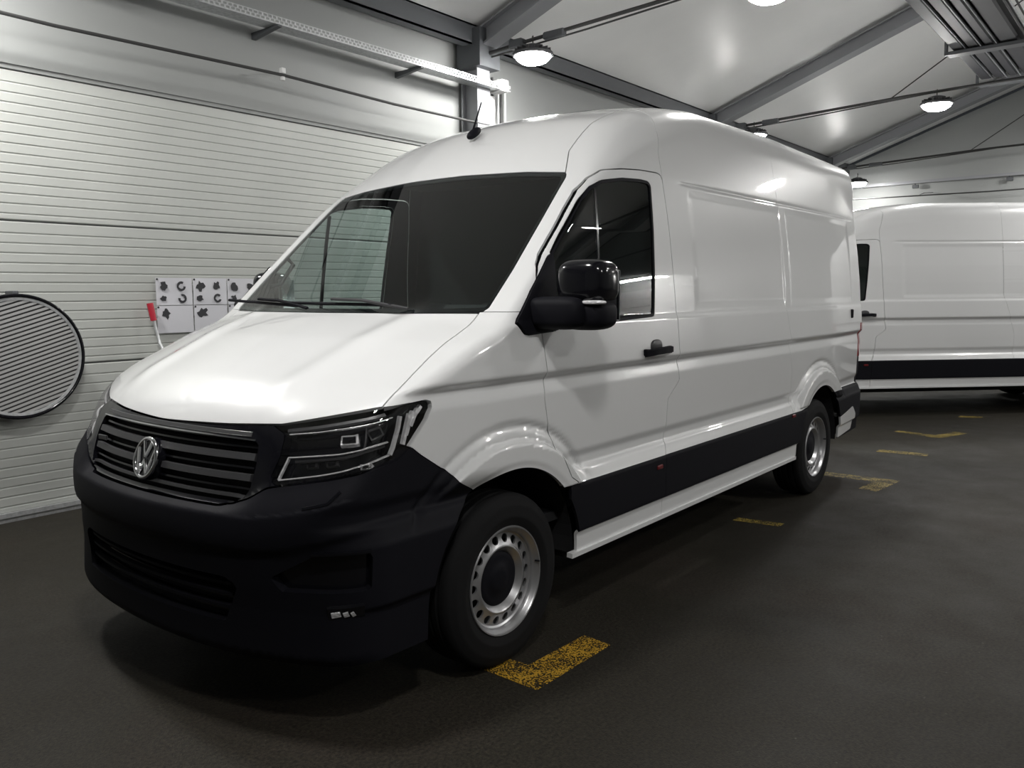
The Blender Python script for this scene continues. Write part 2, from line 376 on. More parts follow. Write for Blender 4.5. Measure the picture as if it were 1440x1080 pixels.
# duct bundle under the ridge side
db = empty('overhead_duct', (9, -1.1, 4.25), 0, 'dark bundle of long ducts and rails hung below the roof at top right', 'duct')
z0 = 4.2
for k, (y0, y1, h) in enumerate(((-.84, -.98, .10), (-1.0, -1.13, .16), (-1.16, -1.27, .12), (-1.31, -1.50, .15))):
    d = MB(); d.box((-2.0, y1, z0), (10.9, y0, z0+h), .02); d.build('duct_run', 'duct', db, off=(9, -1.1, 4.25))
MB().box((-2.0, -1.53, z0+.13), (10.9, -.82, z0+.15)).build('duct_cover', 'duct', db, off=(9, -1.1, 4.25))
MB().box((-2.0, -1.145, z0-.015), (10.9, -1.135, z0+.02)).box((-2, -1.295, z0-.015), (10.9, -1.287, z0+.02)).box((-2, -.99, z0-.012), (10.9, -.985, z0+.02)).build('edge_rail', 'metal_mid', db, off=(9, -1.1, 4.25))
for x in (6.4, 9.15, 11.0):
    d = MB(); d.box((x, -1.56, z0-.05), (x+.16, -.79, z0-.012), .006).box((x, -1.58, z0-.05), (x+.05, -1.55, z0+.9)).box((x, -.80, z0-.05), (x+.05, -.77, z0+.7)); d.build('cross_bracket', 'metal_dark', db, off=(9, -1.1, 4.25))
for k, y in enumerate((-1.56, -1.59, -1.63)):
    MB().tube([(-2, y, z0+.02+.02*k), (10.9, y, z0+.02+.02*k)], .010, 6).build('cable_run', ('cable', 'galv', 'cable')[k], db, off=(9, -1.1, 4.25))
MB().box((10.95, -1.95, z0-.2), (11.35, -1.35, z0-.02), .03).build('junction_unit', 'metal_dark', db, off=(9, -1.1, 4.25))
# pale roller door and lamp, added out of view for a bright van reflection
rd = empty('added_door', (GX1-.05, -9.6, 0), kind='structure')
for k in range(14): MB().box((0, -1.3, .02+.2*k), (.04, 1.3, .215+.2*k), .006).build('door_slat', 'white', rd)
MB().box((-.03, -1.4, 0), (.05, -1.3, 2.95)).build('door_frame', 'metal_mid', rd); MB().box((-.03, 1.3, 0), (.05, 1.4, 2.95)).build('door_frame', 'metal_mid', rd)
wlmp = empty('added_wall_lamp', (GX1-.45, -9.6, 3.1), 0, 'long lamp added above the added roller door on the far end wall, out of view', 'lamp')
MB().box((-.06, -.75, -.05), (.06, .75, 0), .01).build('diffuser', 'lamp', wlmp); MB().box((-.08, -.8, 0), (.08, .8, .05), .01).box((.0, -.03, .0), (.4, .03, .03)).build('housing', 'housing', wlmp)
# cable in front of the end wall
cg = empty('gable_cable', (16.9, 0, 3.4), 0, 'thin dark cable stretched across the far end wall', 'cable')
MB().tube([(0, 2.6, .03), (0, 0, -.01), (0, -6, .0), (0, -12, .02)], .013, 8).build('cable', 'cable', cg)
MB().tube([(0, 1.2, .02), (.15, 1.15, .07), (.68, 1.1, .12)], .008, 6).build('clamp_arm', 'metal_dark', cg)
for y, hl_ in ((-.35, 'small dark hook on the end wall rail nearest the right edge'), (1.35, 'small dark hook on the end wall rail left of the other hook')):
    h = MB(); h.box((0, 0, 0), (.05, .12, .07), .008).tube([(.02, .06, .05), (.1, .1, .16)], .012, 6)
    tag(h.build('wall_hook', 'metal_dark', loc=(GX1-.17, y, 3.62)), hl_, 'hook', 'hooks on the end wall rail')

# ------------------------------------------------------------ things along the left wall
# round slatted disc
dc = empty('round_disc', (.70, 2.93, 1.12), 0, 'large round slatted disc with black rim hung on the left wall', 'disc')
R0 = .405
prof = [(R0+.012*math.cos(a), .012*math.sin(a)) for a in [2*math.pi*k/10 for k in range(10)]]
MB().lathe(prof, 72, axis='y', close=True).build('rim', 'gloss', dc, True)
MB().lathe([(R0-.032, -.004), (R0-.03, .006), (R0-.014, .008), (R0-.01, -.002)], 72, axis='y').build('inner_ring', 'galv', dc, True)
MB().lathe([(0, -.022), (R0-.01, -.022), (R0-.01, -.03), (0, -.03)], 72, axis='y').build('back_plate', 'discback', dc, True)
ang = math.radians(17); n = 27
for k in range(n):
    t = -R0+.045+(2*R0-.09)*k/(n-1); h = math.sqrt(max((R0-.022)**2-t*t, .0)); w = .0085
    c_, s2 = math.cos(ang), math.sin(ang)
    vs = [(u*c_-q*s2, yy, u*s2+q*c_) for u in (-h, h) for q, yy in ((t-w, .010), (t+w, .014), (t+w, .018), (t-w, .016))]
    MB().add([(a, -b+.014, d) for a, b, d in vs], [(0, 1, 2, 3), (4, 7, 6, 5), (0, 4, 5, 1), (1, 5, 6, 2), (2, 6, 7, 3), (3, 7, 4, 0)]).build('slat', 'slat', dc)
MB().box((-.02, .0, R0+.0), (.02, .12, R0+.03), .004).box((-.02, .01, -R0-.01), (.02, .12, -R0+.02), .004).build('hanger', 'metal_dark', dc)
# posters
def blob(cx, cz, r, k, ring=False):
    rs = np.random.RandomState(k); n = 14; a = np.linspace(0, 2*np.pi, n, endpoint=False)+rs.rand()*6; rr = r*(.55+.6*rs.rand(n)); sx = .7+.6*rs.rand()
    P = [(cx+rr[i]*math.cos(a[i])*sx, cz+rr[i]*math.sin(a[i])) for i in range(n)]
    if ring:
        q = MB(); m_ = 11
        for i in range(m_):
            a0, a1 = 5.2*i/m_+k, 5.2*(i+1)/m_+k; w0, w1 = .45+.12*rs.rand(), 1
            q.add([(cx+r*w*math.cos(t), -.0035, cz+r*w*math.sin(t)) for t in (a0, a1) for w in (w0, w1)], [(0, 1, 3, 2)])
        return q
    q = MB(); q.add([(cx, -.0035, cz)]+[(x, -.0035, z) for x, z in P], [(0, i+1, (i+1) % n+1) for i in range(n)]); return q
cols = [1.715, 2.02, 2.325, 2.63]; rows = [1.443, 1.23]
names = [['pale sheet with four dark pictures, leftmost of the upper row', 'pale sheet with four dark pictures, second in the upper row', 'pale sheet with four dark pictures, third in the upper row', 'pale sheet in the upper row mostly hidden by the windscreen pillar'],
         ['pale sheet with one dark scribble, leftmost of the lower row', 'pale sheet with one dark picture, second in the lower row', 'pale sheet with one dark picture, third in the lower row', 'pale sheet in the lower row hidden behind the van']]
kk = 0
for r_, z in enumerate(rows):
    for c_, x in enumerate(cols):
        p = empty('instruction_sheet', (x, 3.035, z), 0, names[r_][c_], 'sheet', 'instruction sheets pinned to the left wall')
        q = MB(); nx, nz = 8, 4; tl = .02*(c_ % 2)-.01
        q.add([(i/nx*.298, -.002+.004*math.sin(3*i/nx+kk)*math.sin(2.5*j/nz), j/nz*.208) for i in range(nx+1) for j in range(nz+1)], [(i*(nz+1)+j, (i+1)*(nz+1)+j, (i+1)*(nz+1)+j+1, i*(nz+1)+j+1) for i in range(nx) for j in range(nz)])
        q.build('paper', 'paper', p, True)
        if r_ == 0: sp = [(.06, .145, .040, 0), (.205, .145, .038, c_ == 0), (.055, .052, .027, 0), (.21, .05, .036, c_ in (0, 1))]
        else: sp = [(.07, .15, .045, 0)]
        for (a, b, r, ring) in sp:
            o = blob(a, b, r, kk, ring).build('printed_picture', 'ink', p); o.location = (0, -.004, 0); kk += 1
        for a in (.012,):
            MB().lathe([(0, .006), (.007, .004), (.008, 0)], 10, org=(a, -.004, .198), axis='y').build('pin', 'ink', p)
# red handled pole leaning on the wall
bp_ = empty('long_handled_brush', (1.70, 2.7, 0), 0, 'pole with red grip leaning on the wall left of the sheets', 'brush')
MB().tube([(-.06, .29, 1.46), (-.045, .275, 1.33)], [.024, .022], 10).build('grip', 'redgrip', bp_, True)
MB().tube([(-.045, .275, 1.33), (-.03, .26, 1.22), (-.022, .25, 1.16), (.0, .2, 1.05), (.02, .02, .08)], .011, 8).build('shaft', 'galv', bp_, True)
MB().box((-.15, -.04, .05), (.19, .05, .10), .01).build('head', 'metal_dark', bp_); MB().box((-.14, -.03, 0), (.18, .04, .055)).build('bristles', 'cable', bp_)

# ------------------------------------------------------------ floor markings (painted, worn)
def mark(name, polys, m, label):
    q = MB()
    for P in polys:
        n = len(P); q.add([(x, y, .0025) for x, y in P]+[(x, y, .0004) for x, y in P], [tuple(range(n))]+[(i, (i+1) % n, n+(i+1) % n, n+i) for i in range(n)])
    c = polys[0][0]; o = q.build(name, m, off=(c[0], c[1], 0), loc=(c[0], c[1], 0)); tag(o, label, 'floor marking', 'yellow corner marks on the floor')
mark('floor_marking', [[(.89, -1.20), (1.41, -1.205), (1.425, -1.06), (1.04, -1.045), (1.03, -.80), (.90, -.80)]], 'yellow', 'bright speckled yellow corner mark beside the front tyre')
mark('floor_marking', [[(5.30, -.72), (5.44, -.73), (5.46, -1.38), (4.98, -1.33), (5.0, -1.19), (5.31, -1.22)]], 'yellow2', 'yellow corner mark just behind the rear tyre')
mark('floor_marking', [[(7.90, -.72), (7.74, -1.20), (8.22, -1.36), (8.26, -1.24), (7.90, -1.12), (8.0, -.74)]], 'yellow2', 'yellow corner mark in front of the second van')
mark('floor_marking', [[(6.62, -.88), (6.74, -.88), (6.78, -1.3), (6.66, -1.31)]], 'yellow2', 'short faded yellow mark between two corner marks')
mark('floor_marking', [[(3.58, -.80), (3.66, -.80), (3.70, -1.10), (3.62, -1.10)]], 'yellow2', 'faint yellow trace beside the middle of the front van')
mark('floor_marking', [[(9.44, -1.05), (9.56, -1.05), (9.62, -1.28), (9.5, -1.28)]], 'yellow2', 'small yellow mark below the second van shadow')

# ------------------------------------------------------------ the van: body form as one implicit surface, then cut into panels
def table(pts, sig, lo=None, hi=None):
    xs=[p[0] for p in pts]; ys=[p[1] for p in pts]
    lo=xs[0]-.5 if lo is None else lo; hi=xs[-1]+.5 if hi is None else hi
    g=np.arange(lo,hi,.002)
    # linear extrapolation at the ends
    v=np.interp(g,xs,ys)
    s0=(ys[1]-ys[0])/(xs[1]-xs[0]); s1=(ys[-1]-ys[-2])/(xs[-1]-xs[-2])
    v=np.where(g<xs[0],ys[0]+(g-xs[0])*s0,v); v=np.where(g>xs[-1],ys[-1]+(g-xs[-1])*s1,v)
    n=int(sig/.002*3)+1; k=np.exp(-.5*(np.arange(-n,n+1)*.002/sig)**2); k/=k.sum()
    vp=np.concatenate([v[0]+(np.arange(-n,0))*(v[1]-v[0]),v,v[-1]+np.arange(1,n+1)*(v[-1]-v[-2])])
    v=np.convolve(vp,k,'valid')
    return lambda q: np.interp(q,g,v)
def smax(a,b,k):
    h=np.maximum(k-np.abs(a-b),0)/k
    return np.maximum(a,b)+h*h*k*.25
def smin(a,b,k): return -smax(-a,-b,k)
def ss(a,b,x):
    t=np.clip((x-a)/(b-a),0,1); return t*t*(3-2*t)
WF=(1.0,.36); WR=(4.64,.36)
T_side=table([(.2,.985),(.36,.995),(.452,1.0),(.458,1.02),(.675,1.024),(.683,1.018),(.735,.998),(.75,.979),(.79,.979),(.822,.993),(.95,.997),(1.10,1.0),(1.158,.989),(1.188,1.016),(1.26,1.013),(1.385,1.006),(1.40,.998),(1.5,.992),(1.6,.985),(1.8,.965),(2.1,.925),(2.3,.89),(2.45,.862),(2.7,.81)],.006,0,3.2)
T_bump=table([(.2,.12),(.25,.04),(.29,.0),(.45,.01),(.54,.005),(.635,.004),(.655,-.020),(.768,-.024),(.80,.045),(.825,.055),(1.05,.105),(1.2,.16),(1.4,.3)],.006,0,3.2)
T_hood=table([(-.2,.5),(-.03,.88),(.03,.99),(.07,1.05),(.12,1.10),(.28,1.195),(.6,1.340),(.95,1.462),(1.6,1.66),(1.9,1.7),(7,1.72)],.02,-1,7)
T_ws=table([(.0,.58),(.9,1.42),(1.3,1.79),(1.7,2.15),(3,3.22)],.06,-1,7)
T_roof=table([(1.3,1.98),(1.6,2.145),(1.68,2.19),(1.85,2.305),(2.02,2.40),(2.25,2.485),(2.5,2.54),(2.9,2.575),(4,2.59),(5.9,2.555)],.05,-1,7)
def arch(x,z,c,w=0.):
    return np.sqrt((x-c[0])**2+(z-c[1])**2)
def half_width(x,z):
    Y=T_side(z)
    # narrower nose and tail
    Y=Y-.03*ss(1.2,.1,x) -.05*ss(4.9,6.0,x)
    # flare over the wheels
    for c,R in ((WF,.595),(WR,.605)):
        r=arch(x,z,c)
        tap=.03*ss(1.2,.1,x)
        fx=ss(.78,1.02,x)
        s=ss(R+.024,R-.042,r)*(ss(.64,.71,z) if c is WR else ss(.60,.86,z)*(1-fx)+ss(.62,.69,z)*fx)
        Y=smax(Y,.988-tap+.042*s-.12*(1-s)-.006*ss(R-.10,R-.135,r),.016)
        up=ss(.66,.74,z)
        Y=Y-.013*np.exp(-((r-R-.03)/.018)**2)*up
    # pressed panel fields
    m=ss(2.60,2.64,x)*ss(5.40,5.36,x)*ss(1.42,1.46,z)*ss(2.06,2.02,z)*(1-ss(3.87,3.91,x)*ss(4.03,3.99,x))
    Y=Y-.006*m
    # gutter crease below the roof side
    Y=Y-.006*np.exp(-((z-2.085)/.010)**2)*ss(2.48,2.6,x)*ss(5.6,5.45,x)
    return Y
zbA=lambda a: np.interp(a,[0,.5,.52,.582,.638,.66,.82,.93,.97,1.1],[.79,.792,.797,.822,.858,.869,.898,.923,.951,.96])
zlA=lambda a: np.interp(a,[0,.63,.75,.88,.96,1.0],[.77,.772,.79,.818,.848,.87])
def warp(a,z):
    lo,hi=zlA(a),zbA(a)
    return np.where(z<lo,z-(lo-.77)*ss(.60,.70,z),np.where(z<hi,.77+(z-lo)*.03/(hi-lo),z-(hi-.80)))
def body(x,y,z):
    ay=np.abs(y); y2=ay*ay
    xs=x-.2*y2
    side=(ay-half_width(x,z))*.99
    hood=(z-T_hood(xs)+.02*y2)*.88
    hood=hood-.012*np.exp(-((ay-.50-.10*(x-.3))/.07)**2)*ss(.1,.4,x)   # soft shoulders of the bonnet
    ws=(z-T_ws(x-.13*y2)-.01)*.75
    roof=(z-T_roof(x-.14*y2)+.05*(ay/.8)**2.5-.018*ss(2.2,3.0,x))*.9
    top=smin(hood,smax(roof,ws,.05),.03)
    bow=.17*y2+.10*y2*y2
    front=x-T_bump(warp(ay,z))+.037-bow
    front=-front*.95
    rear=(x-(5.83-.05*ss(1.2,2.5,z)-.06*y2))
    k=.05+.13*ss(1.95,2.35,z)-.0*x
    b=smax(top,side,k)
    b=smax(b,front,.12)
    b=smax(b,rear,.10)
    return b
def corner(x,y,z): return body(x,y,z)

def grad(P, e=.002):
    g = np.empty_like(P)
    for k in range(3):
        d = np.zeros(3); d[k] = e; A = P+d; B = P-d
        g[:, k] = (body(A[:, 0], A[:, 1], A[:, 2])-body(B[:, 0], B[:, 1], B[:, 2]))/(2*e)
    return g
def steps(segs):
    o = []
    for a, b, h in segs: o += list(np.linspace(a, b, max(1, int(round((b-a)/h))), endpoint=False))
    return np.array(o+[segs[-1][1]])
def surface_nets():
    xs = steps([(-.14, 1.5, .0145), (1.5, 2.5, .02), (2.5, 4.0, .03), (4.0, 5.3, .0165), (5.3, 6.0, .025)])
    ys = steps([(-1.14, -.9, .02), (-.9, .05, .0235)])
    zs = steps([(.24, .44, .02), (.44, .475, .006), (.475, .54, .02), (.54, .61, .009), (.61, .67, .02), (.67, .86, .0085), (.86, 1.15, .0175), (1.15, 1.22, .0065), (1.22, 2.06, .02), (2.06, 2.11, .007), (2.11, 2.68, .0185)])
    X, Y, Z = np.meshgrid(xs, ys, zs, indexing='ij'); F = body(X, Y, Z); IN = F < 0
    nc = (len(xs)-1, len(ys)-1, len(zs)-1); acc = np.zeros(nc+(3,)); cnt = np.zeros(nc)
    ax = [xs, ys, zs]
    def sl(a, lo, hi): r = [slice(None)]*3; r[a] = slice(lo, hi); return tuple(r)
    quads = []; cells = {}
    for a in range(3):
        f0, f1 = F[sl(a, 0, -1)], F[sl(a, 1, None)]; ch = (f0 < 0) != (f1 < 0)
        I = np.argwhere(ch); t = f0[ch]/(f0[ch]-f1[ch]); P = np.empty((len(I), 3))
        for k in range(3): P[:, k] = ax[k][I[:, k]]
        P[:, a] += t*(ax[a][I[:, a]+1]-ax[a][I[:, a]])
        b, c = (a+1) % 3, (a+2) % 3; cc = []
        for db, dc_ in ((-1, -1), (0, -1), (0, 0), (-1, 0)):
            J = I.copy(); J[:, b] += db; J[:, c] += dc_
            ok = (J[:, b] >= 0) & (J[:, b] < nc[b]) & (J[:, c] >= 0) & (J[:, c] < nc[c])
            np.add.at(acc, tuple(J[ok].T), P[ok]); np.add.at(cnt, tuple(J[ok].T), 1)
            cc.append((J, ok))
        ok = cc[0][1] & cc[1][1] & cc[2][1] & cc[3][1]
        quads.append(np.stack([np.ravel_multi_index(tuple(c_[0][ok].T), nc) for c_ in cc], 1))
    Q = np.concatenate(quads); act = np.where(cnt.ravel() > 0)[0]
    V = acc.reshape(-1, 3)[act]/cnt.ravel()[act][:, None]; mp = np.full(cnt.size, -1); mp[act] = np.arange(len(act)); Q = mp[Q]
    for _ in range(3):
        g = grad(V); f = body(V[:, 0], V[:, 1], V[:, 2]); st = (f/np.maximum((g*g).sum(1), .2))[:, None]*g; V = V-np.clip(st, -.012, .012)
    g = grad(V); N = g/np.linalg.norm(g, axis=1, keepdims=True)
    T = np.concatenate([Q[:, [0, 1, 2]], Q[:, [0, 2, 3]]])
    fn = np.cross(V[T[:, 1]]-V[T[:, 0]], V[T[:, 2]]-V[T[:, 0]]); fl_ = (fn*N[T[:, 0]]).sum(1) < 0; T[fl_] = T[fl_][:, ::-1]
    return V, N, T
def clip(V, N, T, d):
    """keep the part of the triangle mesh where d < 0"""
    if not len(T): return V, N, T
    ins = d < 0; c = ins[T].sum(1); out = [T[c == 3]]
    nv = len(V); mix = T[(c == 1) | (c == 2)]
    if len(mix):
        one = ins[mix].sum(1) == 1
        k = np.where(one, np.argmax(ins[mix], 1), np.argmin(ins[mix], 1)); r = np.arange(len(mix))
        a, b, e = mix[r, k], mix[r, (k+1) % 3], mix[r, (k+2) % 3]
        E1 = np.sort(np.stack([a, b], 1), 1); E2 = np.sort(np.stack([a, e], 1), 1); EE = np.concatenate([E1, E2])
        U, inv = np.unique(EE, axis=0, return_inverse=True); inv = inv.ravel()
        t = (d[U[:, 0]]/(d[U[:, 0]]-d[U[:, 1]]))[:, None]
        V = np.concatenate([V, V[U[:, 0]]*(1-t)+V[U[:, 1]]*t]); nn = N[U[:, 0]]*(1-t)+N[U[:, 1]]*t; N = np.concatenate([N, nn/np.linalg.norm(nn, axis=1, keepdims=True)])
        p, q = nv+inv[:len(mix)], nv+inv[len(mix):]
        out.append(np.stack([a[one], p[one], q[one]], 1)); w = ~one
        out.append(np.stack([p[w], b[w], e[w]], 1)); out.append(np.stack([p[w], e[w], q[w]], 1))
    T = np.concatenate(out); ok = (T[:, 0] != T[:, 1]) & (T[:, 1] != T[:, 2]) & (T[:, 0] != T[:, 2]); T = T[ok]
    u, inv = np.unique(T, return_inverse=True)
    return V[u], N[u], inv.reshape(-1, 3)
def psdf(poly):
    P = np.array(poly, float); Q = np.roll(P, -1, 0)
    def f(u, v):
        d = np.full(u.shape, 1e9); s = np.ones(u.shape)
        for (ax_, ay_), (bx, by) in zip(P, Q):
            ex, ey = bx-ax_, by-ay_; wx, wy = u-ax_, v-ay_; t = np.clip((wx*ex+wy*ey)/(ex*ex+ey*ey+1e-12), 0, 1)
            d = np.minimum(d, (wx-ex*t)**2+(wy-ey*t)**2)
            c1 = v >= ay_; c2 = v < by; c3 = ex*wy > ey*wx
            s = np.where((c1 & c2 & c3) | (~c1 & ~c2 & ~c3), -s, s)
        return s*np.sqrt(d)
    return f
def itab(pts): a = np.array(pts, float); return lambda q: np.interp(q, a[:, 0], a[:, 1])
BV, BN, BT = surface_nets()
XO = 2.9                                                  # the van's own origin lies below its middle
def mesh_obj(name, V, N, T, mats, parent, mi=None):
    me = bpy.data.meshes.new(name); me.vertices.add(len(V)); me.vertices.foreach_set('co', V.astype(np.float32).ravel())
    me.loops.add(T.size); me.loops.foreach_set('vertex_index', T.astype(np.int32).ravel())
    me.polygons.add(len(T)); me.polygons.foreach_set('loop_start', np.arange(0, T.size, 3, dtype=np.int32)); me.polygons.foreach_set('loop_total', np.full(len(T), 3, np.int32))
    for m_ in mats: me.materials.append(M[m_])
    if mi is not None: me.polygons.foreach_set('material_index', mi.astype(np.int32))
    me.polygons.foreach_set('use_smooth', np.ones(len(T), bool)); me.update(calc_edges=True)
    me.normals_split_custom_set_from_vertices([tuple(n) for n in N])
    o = bpy.data.objects.new(name, me); COL.objects.link(o); o.parent = parent; return o
def cut(clips):
    V, N, T = BV, BN, BT
    for fn in clips:
        A = -V[:, 1]; V, N, T = clip(V, N, T, fn(V[:, 0], A, V[:, 2]))
    return V, N, T
def shellify(V, N, T, depth, lining, inset=0.):
    V = V-N*inset; nv = len(V)
    E = np.concatenate([T[:, [0, 1]], T[:, [1, 2]], T[:, [2, 0]]]); key = np.sort(E, 1); U, idx, cn = np.unique(key, axis=0, return_index=True, return_counts=True)
    B = E[idx[cn == 1]]; B = B[~((np.abs(V[B[:, 0], 1]) < 2e-3) & (np.abs(V[B[:, 1], 1]) < 2e-3))]
    Vs, Ns, Ts, Ms = [V], [N], [T], [np.zeros(len(T))]
    if depth > 0 and len(B):
        a, b = B[:, 0], B[:, 1]; ed = V[b]-V[a]; rn = np.cross(ed, N[a]); rn /= np.linalg.norm(rn, axis=1, keepdims=True)+1e-12; n0 = nv; k = len(B)
        Vs.append(np.concatenate([V[a], V[b], V[b]-N[b]*depth, V[a]-N[a]*depth])); Ns.append(np.tile(rn, (4, 1))); r = np.arange(k)+n0
        Ts.append(np.concatenate([np.stack([r, r+3*k, r+2*k], 1), np.stack([r, r+2*k, r+k], 1)])); Ms.append(np.zeros(2*k))
    if lining:
        n0 = sum(len(q) for q in Vs); Vs.append(V-N*depth); Ns.append(-N); Ts.append(T[:, ::-1]+n0); Ms.append(np.ones(len(T)))
    return np.concatenate(Vs), np.concatenate(Ns), np.concatenate(Ts), np.concatenate(Ms)
def panel(parent, name, m_, clips, sided=True, depth=.014, lining=True, inset=0., side=None):
    V, N, T, mi = shellify(*cut([lambda x, a, z: -a]+clips), depth, lining, inset)
    F2 = np.array([1, -1, 1.]); mats = [m_, 'inner'] if lining else [m_]; out = []
    V = V-np.array([XO, 0, 0])
    if sided:
        if side != 'far': out.append(mesh_obj(name, V, N, T, mats, parent, mi))
        if side != 'near': out.append(mesh_obj(name, V*F2, N*F2, T[:, ::-1], mats, parent, mi))
    else:
        V, N, T, mi = np.concatenate([V, V*F2]), np.concatenate([N, N*F2]), np.concatenate([T, T[:, ::-1]+len(V)]), np.concatenate([mi, mi])
        out.append(mesh_obj(name, V, N, T, mats, parent, mi))
    return out
# maps from drawing coordinates to the surface
def solve(fn, lo, hi, off=0.):
    lo, hi = np.array(lo, float), np.array(hi, float)          # outside at lo, inside at hi
    for _ in range(26):
        mid = (lo+hi)/2; P = fn(mid); o_ = body(P[:, 0], P[:, 1], P[:, 2]) > off; lo = np.where(o_, mid, lo); hi = np.where(o_, hi, mid)
    P = fn((lo+hi)/2); g = grad(P); return P, g/np.linalg.norm(g, axis=1, keepdims=True)
def mapF(y, z): y, z = np.array(y, float), np.array(z, float); return solve(lambda t: np.stack([t, y, z], 1), np.full(len(y), -.4), np.full(len(y), .9))
def mapQ(q, z): q, z = np.array(q, float), np.array(z, float); return solve(lambda t: np.stack([t, -(q-t), z], 1), q-1.3, q-.05)
def mapS(x, z): x, z = np.array(x, float), np.array(z, float); return solve(lambda t: np.stack([x, t, z], 1), np.full(len(x), -1.3), np.full(len(x), -.2))
def dense(pts, h=.02):
    o = []
    for (a, b), (c, d) in zip(pts[:-1], pts[1:]):
        n = max(1, int(math.hypot(c-a, d-b)/h)); o += [(a+(c-a)*i/n, b+(d-b)*i/n) for i in range(n)]
    o.append(pts[-1]); return np.array(o)
def bar(parent, name, m_, mp, pts, w, t, off=0., both=True, smooth=False):
    D = dense(pts); P, N = mp(D[:, 0], D[:, 1]); P = P+N*off; P = P-np.array([XO, 0, 0]); r = []
    r.append(MB().sweep(P, N, w, t).build(name, m_, parent, smooth))
    if both: F2 = np.array([1, -1, 1.]); r.append(MB().sweep(P*F2, N*F2, w, t).build(name, m_, parent, smooth))
    return r
def mir(mb): q = MB(); q.v = [(x, -y, z) for x, y, z in mb.v]; q.f = [f[::-1] for f in mb.f]; return q
def vb(mb, name, m_, parent, smooth=False, both=False):
    mb.build(name, m_, parent, smooth, off=(XO, 0, 0))
    if both: mir(mb).build(name, m_, parent, smooth, off=(XO, 0, 0))
def ellipsoid(c, h, n=2.6, nu=28, nv=16, M4=None):
    vs = []; sp = lambda w: math.copysign(abs(w)**(2/n), w)
    for j in range(nv+1):
        v = -math.pi/2+math.pi*j/nv
        for i in range(nu):
            u = 2*math.pi*i/nu; p = Vector((h[0]*sp(math.cos(v))*sp(math.cos(u)), h[1]*sp(math.cos(v))*sp(math.sin(u)), h[2]*sp(math.sin(v))))
            if M4 is not None: p = M4 @ p
            vs.append((c[0]+p.x, c[1]+p.y, c[2]+p.z))
    return MB().add(vs, [(j*nu+i, j*nu+(i+1) % nu, (j+1)*nu+(i+1) % nu, (j+1)*nu+i) for j in range(nv) for i in range(nu)])

zlip = itab([(-.2, 1.040), (.13, 1.042), (.52, 1.053), (.82, 1.066), (1.01, 1.091), (1.32, 1.131), (1.53, 1.143), (1.556, 1.132), (1.8, 1.13)])
zb = itab([(-.2, .786), (.5, .788), (.57, .797), (.661, .822), (.752, .861), (.788, .868), (1.018, .896), (1.219, .921), (1.385, .950), (1.443, .985), (1.494, .947), (1.613, .872), (1.749, .783), (1.80, .74), (1.86, .60), (2.2, -.3)])
seam = itab([(0, .975), (.30, .948), (.39, .932), (.462, .928), (.646, .889), (.825, .865), (1.028, .835), (1.2, .815)])
xF = itab([(.36, 1.425), (.69, 1.425), (.72, 1.374), (.827, 1.308), (.955, 1.247), (1.078, 1.218), (1.167, 1.222), (1.345, 1.19), (1.45, 1.17)])
xR = itab([(.3, 2.235), (.683, 2.235), (.76, 2.278), (.955, 2.288), (.965, 2.292), (1.05, 2.41), (1.22, 2.377), (1.66, 2.352), (1.913, 2.344), (2.08, 2.33), (2.22, 2.325), (2.43, 2.42), (2.7, 2.45)])
xM = itab([(.3, 4.045), (.98, 4.045), (1.44, 3.885), (2.7, 3.882)])
zT = itab([(0, .683), (4.2, .683), (4.95, .752), (6, .745)])
yr = itab([(1.5, .80), (1.675, .785), (1.819, .705), (2.053, .671), (2.5, .64), (6, .62)])
HL = psdf([(.775, 1.061), (1.01, 1.087), (1.322, 1.127), (1.520, 1.139), (1.548, 1.132), (1.552, 1.115), (1.526, 1.071), (1.443, .988), (1.385, .953), (1.219, .924), (1.018, .899), (.800, .871), (.772, .893), (.822, .968), (.842, 1.037)])
WSP = psdf([(-.3, 1.437), (.62, 1.437), (.853, 1.443), (.864, 1.455), (.857, 1.607), (.832, 1.827), (.803, 2.035), (.785, 2.062), (.574, 2.081), (.183, 2.097), (-.3, 2.097)])
GR = psdf([(-.3, .802), (.525, .805), (.56, .822), (.577, .85), (.582, .93), (.565, .995), (.545, 1.006), (-.3, 1.008)])
DOOR = psdf([(1.425, .372), (1.425, .69), (1.374, .72), (1.308, .827), (1.247, .955), (1.218, 1.078), (1.222, 1.167), (1.19, 1.345), (1.165, 1.45), (1.19, 1.555), (1.204, 1.584), (1.235, 1.629), (1.278, 1.674), (1.367, 1.758), (1.495, 1.878), (1.596, 1.971), (1.676, 2.028), (1.775, 2.073), (1.942, 2.095), (2.113, 2.108), (2.285, 2.112), (2.315, 2.103), (2.330, 2.08), (2.344, 1.913), (2.352, 1.66), (2.377, 1.22), (2.41, 1.05), (2.292, .965), (2.288, .955), (2.278, .76), (2.235, .683), (2.235, .372)])
WIN = psdf([(1.305, 1.372), (1.305, 1.678), (1.384, 1.758), (1.478, 1.845), (1.56, 1.922), (1.65, 1.986), (1.744, 2.023), (1.934, 2.052), (2.102, 2.062), (2.180, 2.060), (2.205, 2.04), (2.195, 1.903), (2.165, 1.62), (2.140, 1.405), (2.125, 1.392), (1.789, 1.380)])
TRI = psdf([(1.030, 1.395), (1.072, 1.352), (1.10, 1.346), (1.302, 1.356), (1.302, 1.672), (1.29, 1.663), (1.211, 1.582), (1.15, 1.522), (1.07, 1.435)])
INL = psdf([(.99, .652), (1.26, .655), (1.25, .53), (.82, .522), (.77, .565)])
LGR = psdf([(-.3, .545), (.50, .545), (.56, .52), (.50, .385), (-.3, .385)])
LOWW = psdf([(4.99, .50), (5.02, .525), (5.45, .575), (5.555, .50), (5.50, .38), (5.02, .36)])
gp = .0028
